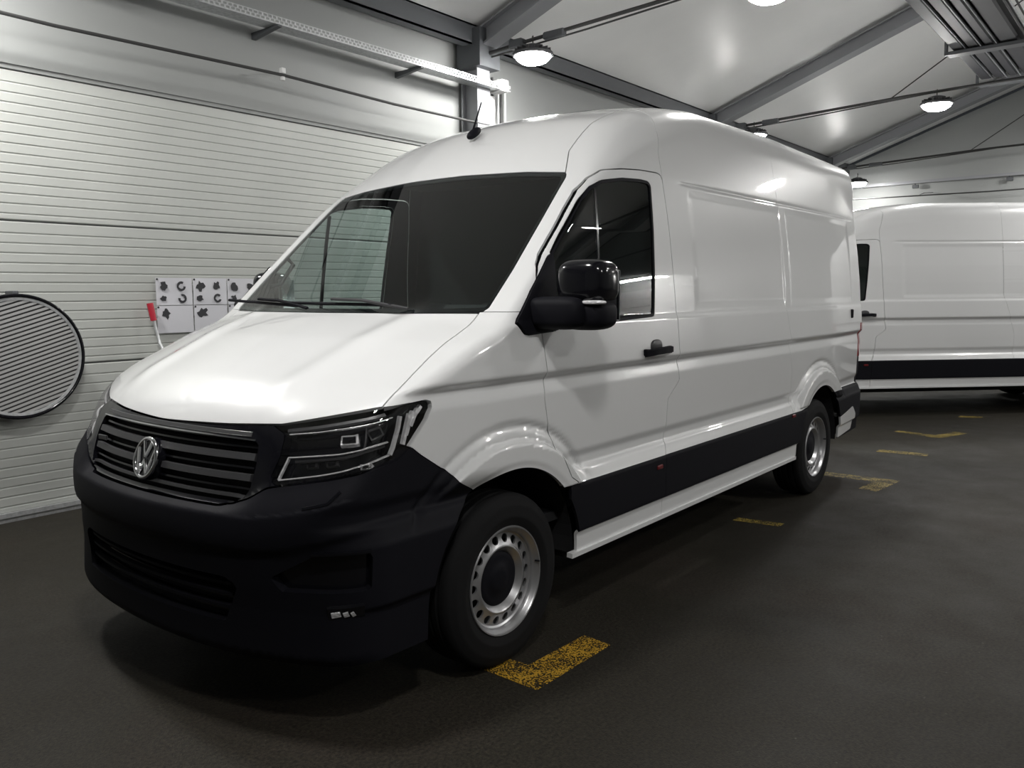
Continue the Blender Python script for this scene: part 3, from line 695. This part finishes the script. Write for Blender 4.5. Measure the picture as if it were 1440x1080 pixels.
arF = lambda x, a, z: .46-np.sqrt((x-WF[0])**2+(np.maximum(z, .36)-WF[1])**2)
arR = lambda x, a, z: .46-np.sqrt((x-WR[0])**2+(np.maximum(z, .36)-WR[1])**2)

def make_van():
    t = empty('delivery_van', (XO, 0, 0)); P = lambda *a, **k: panel(t, *a, **k)
    # painted body
    P('bonnet', 'paint', [lambda x, a, z: zlip(x+a)+gp-z, lambda x, a, z: a-seam(x)+gp, lambda x, a, z: z-1.431, lambda x, a, z: x-1.25], sided=False)
    P('front_wing', 'paint', [lambda x, a, z: x-xF(z)+gp, lambda x, a, z: z-1.437, lambda x, a, z: zb(x+a)+gp-z, arF, lambda x, a, z: gp-HL(x+a, z), lambda x, a, z: np.where(x+a < 1.45, zlip(x+a)-z, -1),
        lambda x, a, z: np.where(z > 1.0, seam(x)+gp-a, -1), lambda x, a, z: np.where(x > 1.1, .684-z, .62-z), lambda x, a, z: gp-TRI(x, z)], depth=.022)
    P('cab_frame', 'paint', [lambda x, a, z: 1.440-z, lambda x, a, z: x-xR(z)+.001, lambda x, a, z: .004-WSP(a, z)*np.where(x < 1.95, 1, 0)-np.where(x < 1.95, 0, 1), lambda x, a, z: gp-DOOR(x, z), lambda x, a, z: gp-np.maximum(a-yr(x), 2.06-z), lambda x, a, z: np.where(x < .95, 1, -1), lambda x, a, z: gp-TRI(x, z)])
    P('roof', 'paint', [lambda x, a, z: a-yr(x)+gp, lambda x, a, z: 2.06-z, lambda x, a, z: np.where(x < 2.0, .004-WSP(a, z), -1), lambda x, a, z: x-5.70], sided=False)
    P('side_panel', 'paint', [lambda x, a, z: xR(z)+gp-x, lambda x, a, z: x-xM(z)+.0012, lambda x, a, z: .683-z, lambda x, a, z: yr(x)+gp-a, lambda x, a, z: arR(x, a, z)])
    P('rear_quarter_panel', 'paint', [lambda x, a, z: xM(z)+.0012-x, lambda x, a, z: zT(x)-z, lambda x, a, z: yr(x)+gp-a, lambda x, a, z: x-5.70+np.where((z > .75) & (z < 1.25), .06, 0), arR], depth=.022)
    P('rear_door', 'paint', [lambda x, a, z: 5.705-x, lambda x, a, z: .70-z, lambda x, a, z: a-.78], sided=True)
    P('rear_corner', 'paint', [lambda x, a, z: 5.705-x, lambda x, a, z: 1.255-z, lambda x, a, z: .785-a])
    lt = P('tail_light', 'red', [lambda x, a, z: 5.645-x, lambda x, a, z: .97-z, lambda x, a, z: z-1.248, lambda x, a, z: .80-a], depth=.02, inset=-.004)
    P('lamp_base', 'black', [lambda x, a, z: 5.645-x, lambda x, a, z: .74-z, lambda x, a, z: z-.967, lambda x, a, z: .80-a], depth=.02)
    # doors
    for sd in ('near', 'far'):
        dr = P('front_door', 'paint', [lambda x, a, z: DOOR(x, z)+gp, lambda x, a, z: .682-z, lambda x, a, z: .001-WIN(x, z), lambda x, a, z: gp-TRI(x, z)], side=sd)[0]
        panel(dr, 'window_seal', 'black', [lambda x, a, z: DOOR(x, z)+.02, lambda x, a, z: WIN(x, z)+.001, lambda x, a, z: -.014-WIN(x, z)], side=sd, depth=.012)[0]
        panel(dr, 'window_glass', 'sglass', [lambda x, a, z: WIN(x, z)+.013, lambda x, a, z: DOOR(x, z)], side=sd, depth=0, lining=False, inset=.006)
        panel(dr, 'mirror_base', 'black', [lambda x, a, z: TRI(x, z)+.001, lambda x, a, z: .8-a], side=sd, depth=.035, inset=-.012)
        # quarter bar of the window
        D = dense([(1.645, 1.385), (1.69, 1.98)]); p, n = mapS(D[:, 0], D[:, 1]); p = p-n*.014; f = 1 if sd == 'near' else -1
        q = MB().sweep(p-np.array([XO, 0, 0]), n, .022, .010); (q if f > 0 else mir(q)).build('window_bar', 'gloss', dr)
        # handle
        D = dense([(2.005, 1.215), (2.08, 1.222), (2.20, 1.226), (2.265, 1.222)]); p, n = mapS(D[:, 0], D[:, 1]); off = np.interp(D[:, 0], [2.005, 2.05, 2.13, 2.22, 2.265], [.006, .032, .04, .035, .006])
        q = MB().sweep(p+n*off[:, None]-np.array([XO, 0, 0]), n, .036, .014); hd = (q if f > 0 else mir(q)).build('door_handle', 'black', dr, True)
        p, n = mapS([2.13], [1.245]); c = p[0]-np.array([XO, 0, 0]); q = ellipsoid((c[0], c[1]-.001, c[2]), (.055, .014, .034), 2.4); (q if f > 0 else mir(q)).build('handle_cup', 'satin', hd, True)
        for dx in (2.02, 2.25):
            p, n = mapS([dx], [1.22]); c = p[0]-np.array([XO, 0, 0]); q = MB().box((c[0]-.014, c[1]-.02, c[2]-.016), (c[0]+.014, c[1]+.004, c[2]+.016), .004); (q if f > 0 else mir(q)).build('handle_mount', 'black', hd)
    for sd in ('near', 'far'):
        panel(t, 'sill', 'paint', [lambda x, a, z: 1.41-x, lambda x, a, z: x-2.233, lambda x, a, z: z-.455, lambda x, a, z: .366-z, arF], side=sd)
        panel(t, 'sill', 'paint', [lambda x, a, z: 2.237-x, lambda x, a, z: x-4.17, lambda x, a, z: z-.455, lambda x, a, z: .366-z, arR], side=sd)
        panel(t, 'sill_edge', 'paint', [lambda x, a, z: 1.41-x, lambda x, a, z: x-4.15, lambda x, a, z: z-.366, lambda x, a, z: .345-z], side=sd, inset=-.012, depth=.03)
        panel(t, 'side_trim', 'black', [lambda x, a, z: 1.38-x, lambda x, a, z: x-2.2335, lambda x, a, z: z-.681, lambda x, a, z: .457-z, arF], side=sd)
        panel(t, 'side_trim', 'black', [lambda x, a, z: 2.2365-x, lambda x, a, z: x-4.4, lambda x, a, z: z-.681, lambda x, a, z: .457-z, arR], side=sd)
        panel(t, 'rear_trim', 'black', [lambda x, a, z: 4.8-x, lambda x, a, z: z-zT(x)+gp, lambda x, a, z: .36-z, arR, lambda x, a, z: .003-LOWW(x, z), lambda x, a, z: x-5.705], side=sd)
        panel(t, 'rear_sill', 'paint', [lambda x, a, z: LOWW(x, z), lambda x, a, z: .36-z, lambda x, a, z: x-5.7, arR], side=sd)
        for mx, mz in ((2.165, .63), (4.037, .665)):
            p, n = mapS([mx], [mz]); c = p[0]-np.array([XO, 0, 0]); q = MB().box((c[0]-.028, c[1]-.006, c[2]-.011), (c[0]+.028, c[1]+.01, c[2]+.011), .004); (q if sd == 'near' else mir(q)).build('marker_lamp', 'reddim', t)
    panel(t, 'rear_bumper', 'black', [lambda x, a, z: 5.705-x, lambda x, a, z: z-.698, lambda x, a, z: .36-z], sided=False)
    # bumper and nose
    P('front_bumper', 'black', [lambda x, a, z: z-zb(x+a)+gp, arF, lambda x, a, z: x-.9, lambda x, a, z: .262-z, lambda x, a, z: .001-INL(x+a, z), lambda x, a, z: .001-LGR(a, z)], sided=False, depth=.05)
    ai = P('air_inlet', 'gloss', [lambda x, a, z: INL(x+a, z)], inset=.035, depth=0, lining=False)
    lg = P('lower_grille', 'gloss', [lambda x, a, z: LGR(a, z), lambda x, a, z: x-.5], sided=False, inset=.045, depth=0, lining=False)[0]
    for z in (.43, .475, .515): bar(lg, 'grille_slat', 'black', mapF, [(-.52, z), (0, z), (.52, z)], .014, .02, -.035, both=False)
    P('nose_surround', 'gloss', [lambda x, a, z: z-zlip(x+a)+gp*1.6, lambda x, a, z: zb(x+a)+gp-z, lambda x, a, z: x+a-.86, lambda x, a, z: .0015-HL(x+a, z), lambda x, a, z: .001-GR(a, z)], sided=False, depth=.05)
    gr = P('grille', 'inner', [lambda x, a, z: GR(a, z), lambda x, a, z: x-.5], sided=False, inset=.05, depth=0, lining=False)[0]
    for z, w, t_, m_ in ((.988, .010, .02, 'gloss'), (.955, .034, .030, 'satin'), (.920, .010, .02, 'gloss'), (.886, .032, .028, 'satin'), (.850, .010, .02, 'gloss'), (.822, .016, .022, 'satin')):
        e = .565
        bar(gr, 'grille_slat', m_, mapF, [(-e, z), (0, z), (e, z)], w, t_, -.032, both=False)
    bar(t, 'grille_trim', 'chrome', mapF, [(-.55, 1.008), (-.3, 1.013), (0, 1.014), (.3, 1.013), (.55, 1.008)], .008, .006, 0., both=False)
    bar(t, 'nose_reflection', 'satin', mapF, [(-.52, 1.027), (0, 1.030), (.52, 1.027)], .018, .003, 0., both=False)  # reflection on the gloss nose surround, put in as a grey strip
    P_, N_ = mapF([.46], [.925]); q = MB().box((P_[0][0]-.012, .43, .915), (P_[0][0]-.004, .50, .935), .002); q.build('small_plate', 'satin', gr, off=(XO, 0, 0))
    # emblem: ring with the two letters inside
    P_, N_ = mapF([0.], [.897]); c0 = P_[0]; n0 = Vector(N_[0]).normalized(); zz = (Vector((0, 0, 1))-n0*n0.z).normalized(); yy = zz.cross(n0)
    BX = Matrix((yy, zz, n0)).transposed().to_4x4(); BX.translation = Vector(c0-np.array([XO, 0, 0]))+n0*.004
    em = MB(); em.lathe([(0, .012), (.080, .010), (.082, -.02), (0, -.02)], 48); em.v = [tuple(BX @ Vector(p)) for p in em.v]; emb = em.build('emblem', 'gloss', t, True)
    def arm(pts, w, h):
        q = MB(); n = len(pts)
        for (a, b) in zip(pts[:-1], pts[1:]):
            d = (Vector(b)-Vector(a)).normalized(); s_ = Vector((-d.y, d.x))*w/2; a2 = Vector(a)-d*w*.18; b2 = Vector(b)+d*w*.18
            q.add([(a2.x-s_.x, a2.y-s_.y, .008), (a2.x+s_.x, a2.y+s_.y, .008), (b2.x+s_.x, b2.y+s_.y, .008), (b2.x-s_.x, b2.y-s_.y, .008)]+[(a2.x-s_.x*.6, a2.y-s_.y*.6, h), (a2.x+s_.x*.6, a2.y+s_.y*.6, h), (b2.x+s_.x*.6, b2.y+s_.y*.6, h), (b2.x-s_.x*.6, b2.y-s_.y*.6, h)], [(0, 1, 2, 3), (4, 7, 6, 5), (0, 4, 5, 1), (1, 5, 6, 2), (2, 6, 7, 3), (3, 7, 4, 0)])
        return q
    def put(q, nm, m_): q.v = [tuple(BX @ Vector(p)) for p in q.v]; return q.build(nm, m_, emb, nm == 'emblem_ring')
    put(MB().lathe([(.074+.0085*math.cos(a), .012+.009*math.sin(a)) for a in [2*math.pi*k/12 for k in range(12)]], 56, close=True), 'emblem_ring', 'chrome')
    put(arm([(-.0285, .064), (0, .006), (.0285, .064)], .013, .019), 'letter', 'chrome')
    put(arm([(-.061, .036), (-.0285, -.060), (0, -.008), (.0285, -.060), (.061, .036)], .013, .019), 'letter', 'chrome')
    # headlights
    for sd in ('near', 'far'):
        hl = panel(t, 'headlight', 'gloss', [lambda x, a, z: HL(x+a, z)+.001, lambda x, a, z: x-.8], side=sd, inset=.045, depth=0, lining=False)[0]
        def hb(nm, m_, pts, w, t_, off):
            D = dense(pts, .015); p, n = mapQ(D[:, 0], D[:, 1]); q = MB().sweep(p+n*off-np.array([XO, 0, 0]), n, w, t_); (q if sd == 'near' else mir(q)).build(nm, m_, hl)
        hb('light_strip', 'refl', [(.800, .893), (.852, .966)], .009, .008, -.022)
        hb('light_strip', 'refl', [(.852, .966), (1.10, .985), (1.350, 1.012)], .0055, .008, -.020)
        hb('light_strip', 'refl', [(.800, .892), (1.0, .915), (1.20, .942), (1.36, .966)], .006, .008, -.022)
        hb('light_strip', 'refl', [(1.36, .966), (1.375, .99), (1.40, 1.05), (1.412, 1.095)], .014, .012, -.022)
        hb('upper_strip', 'satin', [(.845, 1.052), (1.0, 1.068), (1.20, 1.094), (1.33, 1.112)], .016, .010, -.020)
        hb('upper_strip', 'refl', [(.855, 1.040), (1.0, 1.052), (1.2, 1.076), (1.37, 1.097)], .004, .008, -.018)
        hb('lamp_shelf', 'satin', [(.88, .955), (1.12, .975), (1.34, 1.0)], .012, .015, -.035)
        hb('lamp_divider', 'satin', [(1.235, 1.0), (1.235, 1.075)], .008, .02, -.042)
        for (q0, q1, za, zb_, mm) in ((1.10, 1.19, 1.012, 1.058, 'refl'), (1.25, 1.335, 1.022, 1.072, 'satin'), (.93, .985, .934, .956, 'satin'), (1.03, 1.09, .942, .966, 'satin'), (1.215, 1.285, .930, .952, 'refl')):
            hb('reflector', mm, [(q0, (za+zb_)/2), (q1, (za+zb_)/2+.006)], zb_-za, .012, -.044)
            hb('reflector_lens', 'gloss', [(q0+.012, (za+zb_)/2+.001), (q1-.012, (za+zb_)/2+.005)], (zb_-za)*.6, .014, -.040)
        for k in range(4):
            u0 = 1.432+.019*k; hb('side_reflector', 'refl', [(u0-.004-.006*k*0, .992+.030*k), (u0+.032, 1.098+.008*k)], .017, .012, -.030-.004*(k % 2))
        panel(hl, 'headlight_lens', 'lens', [lambda x, a, z: HL(x+a, z)+.002, lambda x, a, z: x-.8], side=sd, inset=.001, depth=0, lining=False)
        # fog lamp in the bumper corner
        D = dense([(1.045, .452), (1.13, .458), (1.215, .462)], .012); p, n = mapQ(D[:, 0], D[:, 1])
        fg = MB().sweep(p-n*.004-np.array([XO, 0, 0]), n, .060, .007); fg = (fg if sd == 'near' else mir(fg)).build('fog_lamp', 'gloss', t)
        for a0, a1 in ((1.062, 1.105), (1.118, 1.142), (1.155, 1.17)):
            D = dense([(a0, .450), (a1, .455)], .012); p, n = mapQ(D[:, 0], D[:, 1]); q = MB().sweep(p+n*.002-np.array([XO, 0, 0]), n, .024, .004); (q if sd == 'near' else mir(q)).build('fog_reflector', 'refl', fg)
        D = dense([(.94, .812), (1.06, .832), (1.12, .868)], .012); p, n = mapQ(D[:, 0], D[:, 1]); q = MB().sweep(p-np.array([XO, 0, 0]), n, .012, .002); (q if sd == 'near' else mir(q)).build('washer_cover', 'gloss', t)
        D = dense([(.98, .660), (1.12, .664), (1.25, .664)], .012); p, n = mapQ(D[:, 0], D[:, 1]); q = MB().sweep(p-np.array([XO, 0, 0]), n, .012, .012); (q if sd == 'near' else mir(q)).build('inlet_trim', 'gloss', t)
    # glass and what lies under it
    P('windscreen', 'glass', [lambda x, a, z: WSP(a, z), lambda x, a, z: x-2.0], sided=False, depth=0, lining=False, inset=.002)
    P('windscreen_seal', 'gloss', [lambda x, a, z: WSP(a, z)-.004, lambda x, a, z: -.016-WSP(a, z), lambda x, a, z: x-2.0], sided=False, depth=.008, inset=.004)
    for (ya, yb, xa) in ((.28, -.44, 1), (.76, .20, 0)):
        yy_ = np.linspace(ya, yb, 14); zz_ = np.linspace(1.462 if xa else 1.475, 1.452 if xa else 1.447, 14); p, n = mapF(yy_, zz_)
        wp = MB().tube(p+n*.016-np.array([XO, 0, 0]), .007, 8).build('wiper', 'black', t, True)
        y2_ = np.linspace((ya+yb)/2+.02, yb-.10, 8); p, n = mapF(y2_, np.linspace(1.466, 1.437, 8)); h = np.interp(np.arange(8), [0, 3, 7], [.028, .034, .012])
        MB().sweep(p+n*h[:, None]-np.array([XO, 0, 0]), n, .016, .008).build('wiper_arm', 'satin' if xa else 'black', wp, True)
    # wheel wells, underbody, cabin
    for sy in (1, -1):
        for c in (WF, WR):
            w = MB(); n = 26; an = [math.pi*k/(n-1) for k in range(n)]; vs = []
            for y in (.965, .60):
                for a in an: vs.append((c[0]+.475*math.cos(a), sy*y, c[1]+.475*math.sin(a)))
            vs += [(c[0]+.475, sy*.965, .345), (c[0]+.475, sy*.60, .345), (c[0]-.475, sy*.965, .345), (c[0]-.475, sy*.60, .345)]
            k = 2*n; w.add(vs, [(i, i+1, n+i+1, n+i) for i in range(n-1)]+[(k, 0, n, k+1), (n-1, k+2, k+3, 2*n-1), tuple(range(n, 2*n))+(k+3, k+1)])
            vb(w, 'wheel_well', 'inner', t)
    vb(MB().box((.30, -.55, .24), (5.6, .55, .34), .02).box((1.50, -.90, .30), (4.12, .90, .44), .02).box((5.14, -.88, .32), (5.66, .88, .5), .02).box((.12, -.60, .27), (.5, .60, .5), .02), 'underbody', 'inner', t)
    vb(MB().tube([(.99, -.85, .36), (.99, .85, .36)], .04, 10).tube([(4.64, -.85, .36), (4.64, .85, .36)], .06, 10), 'axle', 'inner', t)
    pr = [(-.93, .45), (.93, .45), (.95, 1.4), (.90, 1.9), (.86, 2.15), (.78, 2.32), (-.78, 2.32), (-.86, 2.15), (-.90, 1.9), (-.95, 1.4)]
    vb(MB().prism(pr, lambda p: (2.40, p[0], p[1]), lambda p: (2.42, p[0], p[1])), 'bulkhead', 'dash', t)
    pr = [(1.02, 1.385), (1.18, 1.415), (1.36, 1.36), (1.44, 1.22), (1.40, .85), (1.02, .80)]
    vb(MB().prism(pr, lambda p: (p[0], -.93, p[1]), lambda p: (p[0], .93, p[1])), 'dashboard', 'dash', t)
    vb(MB().prism([(1.30, 1.36), (1.42, 1.46), (1.50, 1.42), (1.42, 1.28)], lambda p: (p[0], -.62, p[1]), lambda p: (p[0], -.26, p[1])), 'instrument_hood', 'dash', t)
    vb(MB().box((1.92, -.80, 2.16), (2.39, .80, 2.19), .01), 'overhead_shelf', 'inner', t)
    vb(MB().box((1.0, -.9, .50), (2.4, .9, .54)), 'cab_floor', 'inner', t)
    sw = MB(); R = Matrix.Translation((1.60, -.44, 1.30)) @ Matrix.Rotation(math.radians(-62), 4, 'Y')
    ring = MB().lathe([(.19+.016*math.cos(a), .016*math.sin(a)) for a in [2*math.pi*k/10 for k in range(10)]], 36, close=True); sw.add([tuple(R @ Vector(p)) for p in ring.v], ring.f)
    for a in (0, 2.0, 4.28): sw.box((-.0, -.02, -.012), (.185, .02, .012), .004, M4=R @ Matrix.Rotation(a, 4, 'Z'))
    sw.lathe([(0, .01), (.06, .01), (.06, -.03), (0, -.03)], 20); n4 = 80; sw.v[-n4:] = [tuple(R @ Vector(p)) for p in sw.v[-n4:]]
    sw.tube([(1.40, -.44, 1.20), (1.60, -.44, 1.30)], .035, 10)
    vb(sw, 'steering_wheel', 'dash', t, True)
    for y0, y1 in ((-.72, -.20), (-.06, .36), (.38, .80)):
        s_ = MB().box((1.66, y0, .68), (2.14, y1, .83), .04).box((1.75, y0+.06, .54), (2.05, y1-.06, .68), .01)
        Rb = Matrix.Translation((2.20, (y0+y1)/2, .76)) @ Matrix.Rotation(math.radians(5), 4, 'Y'); w = (y1-y0)/2
        s_.box((-.06, -w, 0), (.07, w, .58), .04, M4=Rb); s_.box((-.03, -.12, .60), (.05, .12, .70), .035, M4=Rb); s_.box((0, -.06, .56), (.02, .06, .62), M4=Rb)
        vb(s_, 'seat', 'seat', t)
    vb(MB().tube([(1.10, .90, 1.48), (1.24, .90, 1.62), (1.35, .895, 1.72)], .016, 8).tube([(1.22, .88, 1.56), (1.27, .85, 1.57), (1.36, .85, 1.68), (1.34, .88, 1.72)], .012, 8), 'grab_handle', 'dash', t)
    # mirrors (the far one is folded back along its door)
    for sd in (1, -1):
        F = Matrix.Identity(4)
        if sd < 0: F = Matrix.Translation((1.24, -1.03, 0)) @ Matrix.Rotation(math.radians(62), 4, 'Z') @ Matrix.Translation((-1.24, 1.03, 0))
        def mb(q, nm, m_, par, sm=True, fold=True):
            if fold: q.v = [tuple(F @ Vector(p)) for p in q.v]
            return (q if sd > 0 else mir(q)).build(nm, m_, par, sm, off=(XO, 0, 0))
        mr = mb(ellipsoid((1.258, -1.187, 1.553), (.088, .118, .092), 3.4, 36, 20), 'mirror', 'gloss', t)
        mb(ellipsoid((1.258, -1.186, 1.425), (.083, .114, .062), 3.2, 36, 16), 'mirror_lower_shell', 'black', mr)
        mb(MB().box((1.185, -1.285, 1.42), (1.335, -1.09, 1.52), .02), 'mirror_core', 'black', mr, False)
        mb(ellipsoid((1.20, -1.252, 1.474), (.030, .052, .009), 3.0, 24, 8), 'mirror_indicator', 'refl', mr)
        mb(MB().box((1.338, -1.285, 1.40), (1.345, -1.09, 1.60), .003), 'mirror_glass', 'chrome', mr, False)
        mb(ellipsoid((1.205, -1.085, 1.432), (.090, .140, .066), 4.0, 30, 14), 'mirror_arm', 'black', mr)
    # aerial
    at = MB(); at.add(*(lambda e: (e.v, e.f))(ellipsoid((1.935, 0, 2.372), (.058, .026, .022), 2.2, 20, 10, Matrix.Rotation(math.radians(-33), 4, 'Y'))))
    an = at.build('aerial', 'black', t, True, off=(XO, 0, 0))
    MB().tube([(1.925, 0, 2.38), (2.0, 0, 2.545)], [.006, .0035], 8).build('aerial_rod', 'black', an, True, off=(XO, 0, 0))
    # door catch on the rear corner
    p, n = mapS([5.345], [1.33]); c = p[0]; vb(MB().box((c[0]-.02, c[1]-.012, c[2]-.035), (c[0]+.02, c[1]+.01, c[2]+.035), .006), 'door_stop', 'black', t, both=True)
    # wheels
    for cx, nm in ((.99, 'f'), (4.64, 'r')):
        for sd in (1, -1):
            w = make_wheel(); w.parent = t; w.location = (cx-XO, -.868*sd, .357); w.rotation_euler = (0, 0, 0 if sd > 0 else math.pi)
    return t
WHEEL = {}
def make_wheel():
    if WHEEL:
        r = WHEEL['root'].copy(); COL.objects.link(r)
        for q in WHEEL['kids']: c = q.copy(); COL.objects.link(c); c.parent = r
        return r
    pr = [(.205, -.092), (.222, -.104), (.27, -.117), (.315, -.114), (.343, -.098), (.350, -.088)]
    for k, h in enumerate(np.linspace(-.080, .080, 21)):
        gr_ = (k % 5 == 2); pr.append((.357-.004*(abs(h)/.08)**2-(.007 if gr_ else 0), h))
    pr += [(.350, .088), (.343, .098), (.334, .103), (.330, .1045), (.315, .114), (.30, .1165), (.27, .117), (.262, .1185), (.256, .1170), (.222, .104), (.205, .092), (.20, 0)]
    ty = MB().lathe(pr, 72, axis='y', close=True).build('wheel', 'rubber', None, True)
    rim = MB().lathe([(.221, .100), (.2235, .106), (.221, .111), (.216, .110), (.212, .102), (.2025, .095), (.1985, .085), (.197, .076), (.190, .071), (.187, .05), (.187, -.09), (.20, -.10)], 72, axis='y').build('rim', 'steel', ty, True)
    dk = MB(); nh = 18; rh = .0178; rc = .168; r0, r1 = .143, .191
    def hh(r): return float(np.interp(r, [.10, .118, .130, .143, .15, .168, .185, .191], [.060, .062, .078, .083, .079, .072, .070, .071]))
    for s_ in range(nh):
        a0 = 2*math.pi*s_/nh; hw = math.pi/nh; n = 24; I, O = [], []
        for k in range(n):
            th = 2*math.pi*k/n; u, v = math.cos(th), math.sin(th); I.append((rc+rh*u, rh*v/rc))
            ex = (r1-rc) if u > 0 else (rc-r0); sc = min(ex/abs(u) if abs(u) > 1e-6 else 1e9, hw*rc/abs(v) if abs(v) > 1e-6 else 1e9); O.append((rc+u*sc, v*sc/rc))
        # snap the corners of the sector
        def P3(ra, dh=0.): r, a = ra; return (r*math.cos(a0+a), -(hh(r)+dh), r*math.sin(a0+a))
        dk.add([P3(p) for p in I]+[P3(p) for p in O]+[P3(p, -.008) for p in I], [(k, (k+1) % n, n+(k+1) % n, n+k) for k in range(n)]+[(2*n+k, 2*n+(k+1) % n, (k+1) % n, k) for k in range(n)])
        for su in (1, -1):
            for sv in (1, -1):
                c = (r1 if su > 0 else r0, sv*hw)
                # nearest outline points on both edges
                cand = sorted(range(n), key=lambda k: math.hypot(O[k][0]-c[0], (O[k][1]-c[1])*rc))[:2]
                dk.add([P3(O[cand[0]]), P3(O[cand[1]]), P3(c)], [(0, 1, 2)])
    dk.lathe([(.143, .081), (.139, .084), (.134, .084), (.129, .080), (.120, .068), (.112, .060), (.106, .05)], 72, axis='y')
    dk.build('wheel_disc', 'steel', ty, False).data.polygons.foreach_set('use_smooth', [True]*len(ty.children[-1].data.polygons) if False else [False]*0) if False else dk.build('wheel_disc', 'steel', ty, True)
    MB().lathe([(.113, .050), (.112, .061), (.104, .066), (.09, .067), (.06, .068), (.055, .072), (.03, .074), (0, .075)], 48, axis='y').build('hub_cap', 'black', ty, True)
    MB().lathe([(.186, -.03), (.0, -.03)], 48, axis='y').build('brake_disc', 'inner', ty, True)
    MB().tube([(.2, -.098, .03), (.206, -.118, .03)], .004, 6).build('valve', 'black', ty)
    WHEEL['root'] = ty; WHEEL['kids'] = [q for q in bpy.data.objects if q.parent == ty]
    return ty

van1 = make_van()
tag(van1, 'large white high-roof delivery van with black bumper in the foreground', 'van', 'white high-roof vans')
index_kids()
van2 = copy_tree(van1)
th2 = math.radians(-45.52); van2.location = (7.908+(XO+.08)*math.cos(th2), 2.151+(XO+.08)*math.sin(th2), 0); van2.rotation_euler = (0, 0, th2)
def stretch(o, d=.85):
    for q in [c for c in bpy.data.objects if c.parent == o]:
        if q.name.startswith('wheel') and not q.name.startswith('wheel_well'):
            if q.location.x > 1: q.location.x += d
            continue
        if q.type == 'MESH' and not q.name.startswith('side_panel'):
            n = len(q.data.vertices); v = np.empty(n*3, np.float32); q.data.vertices.foreach_get('co', v); v = v.reshape(-1, 3)
            mk = v[:, 0]+XO > xM(v[:, 2])+.004 if q.name.startswith('rear_quarter') else v[:, 0]+XO > 3.95
            if mk.any():
                q.data = q.data.copy(); v[mk, 0] += d; q.data.vertices.foreach_set('co', v.ravel()); q.data.update()
        if q.children: stretch_children(q, d)
def stretch_children(q, d): pass
stretch(van2)
tag(van2, 'white high-roof delivery van parked crosswise behind the first at the right edge', 'van', 'white high-roof vans')
for o in (van1, van2): print(o.name, o.location)
print('tris', sum(len(o.data.polygons) for o in bpy.data.objects if o.type == 'MESH'))
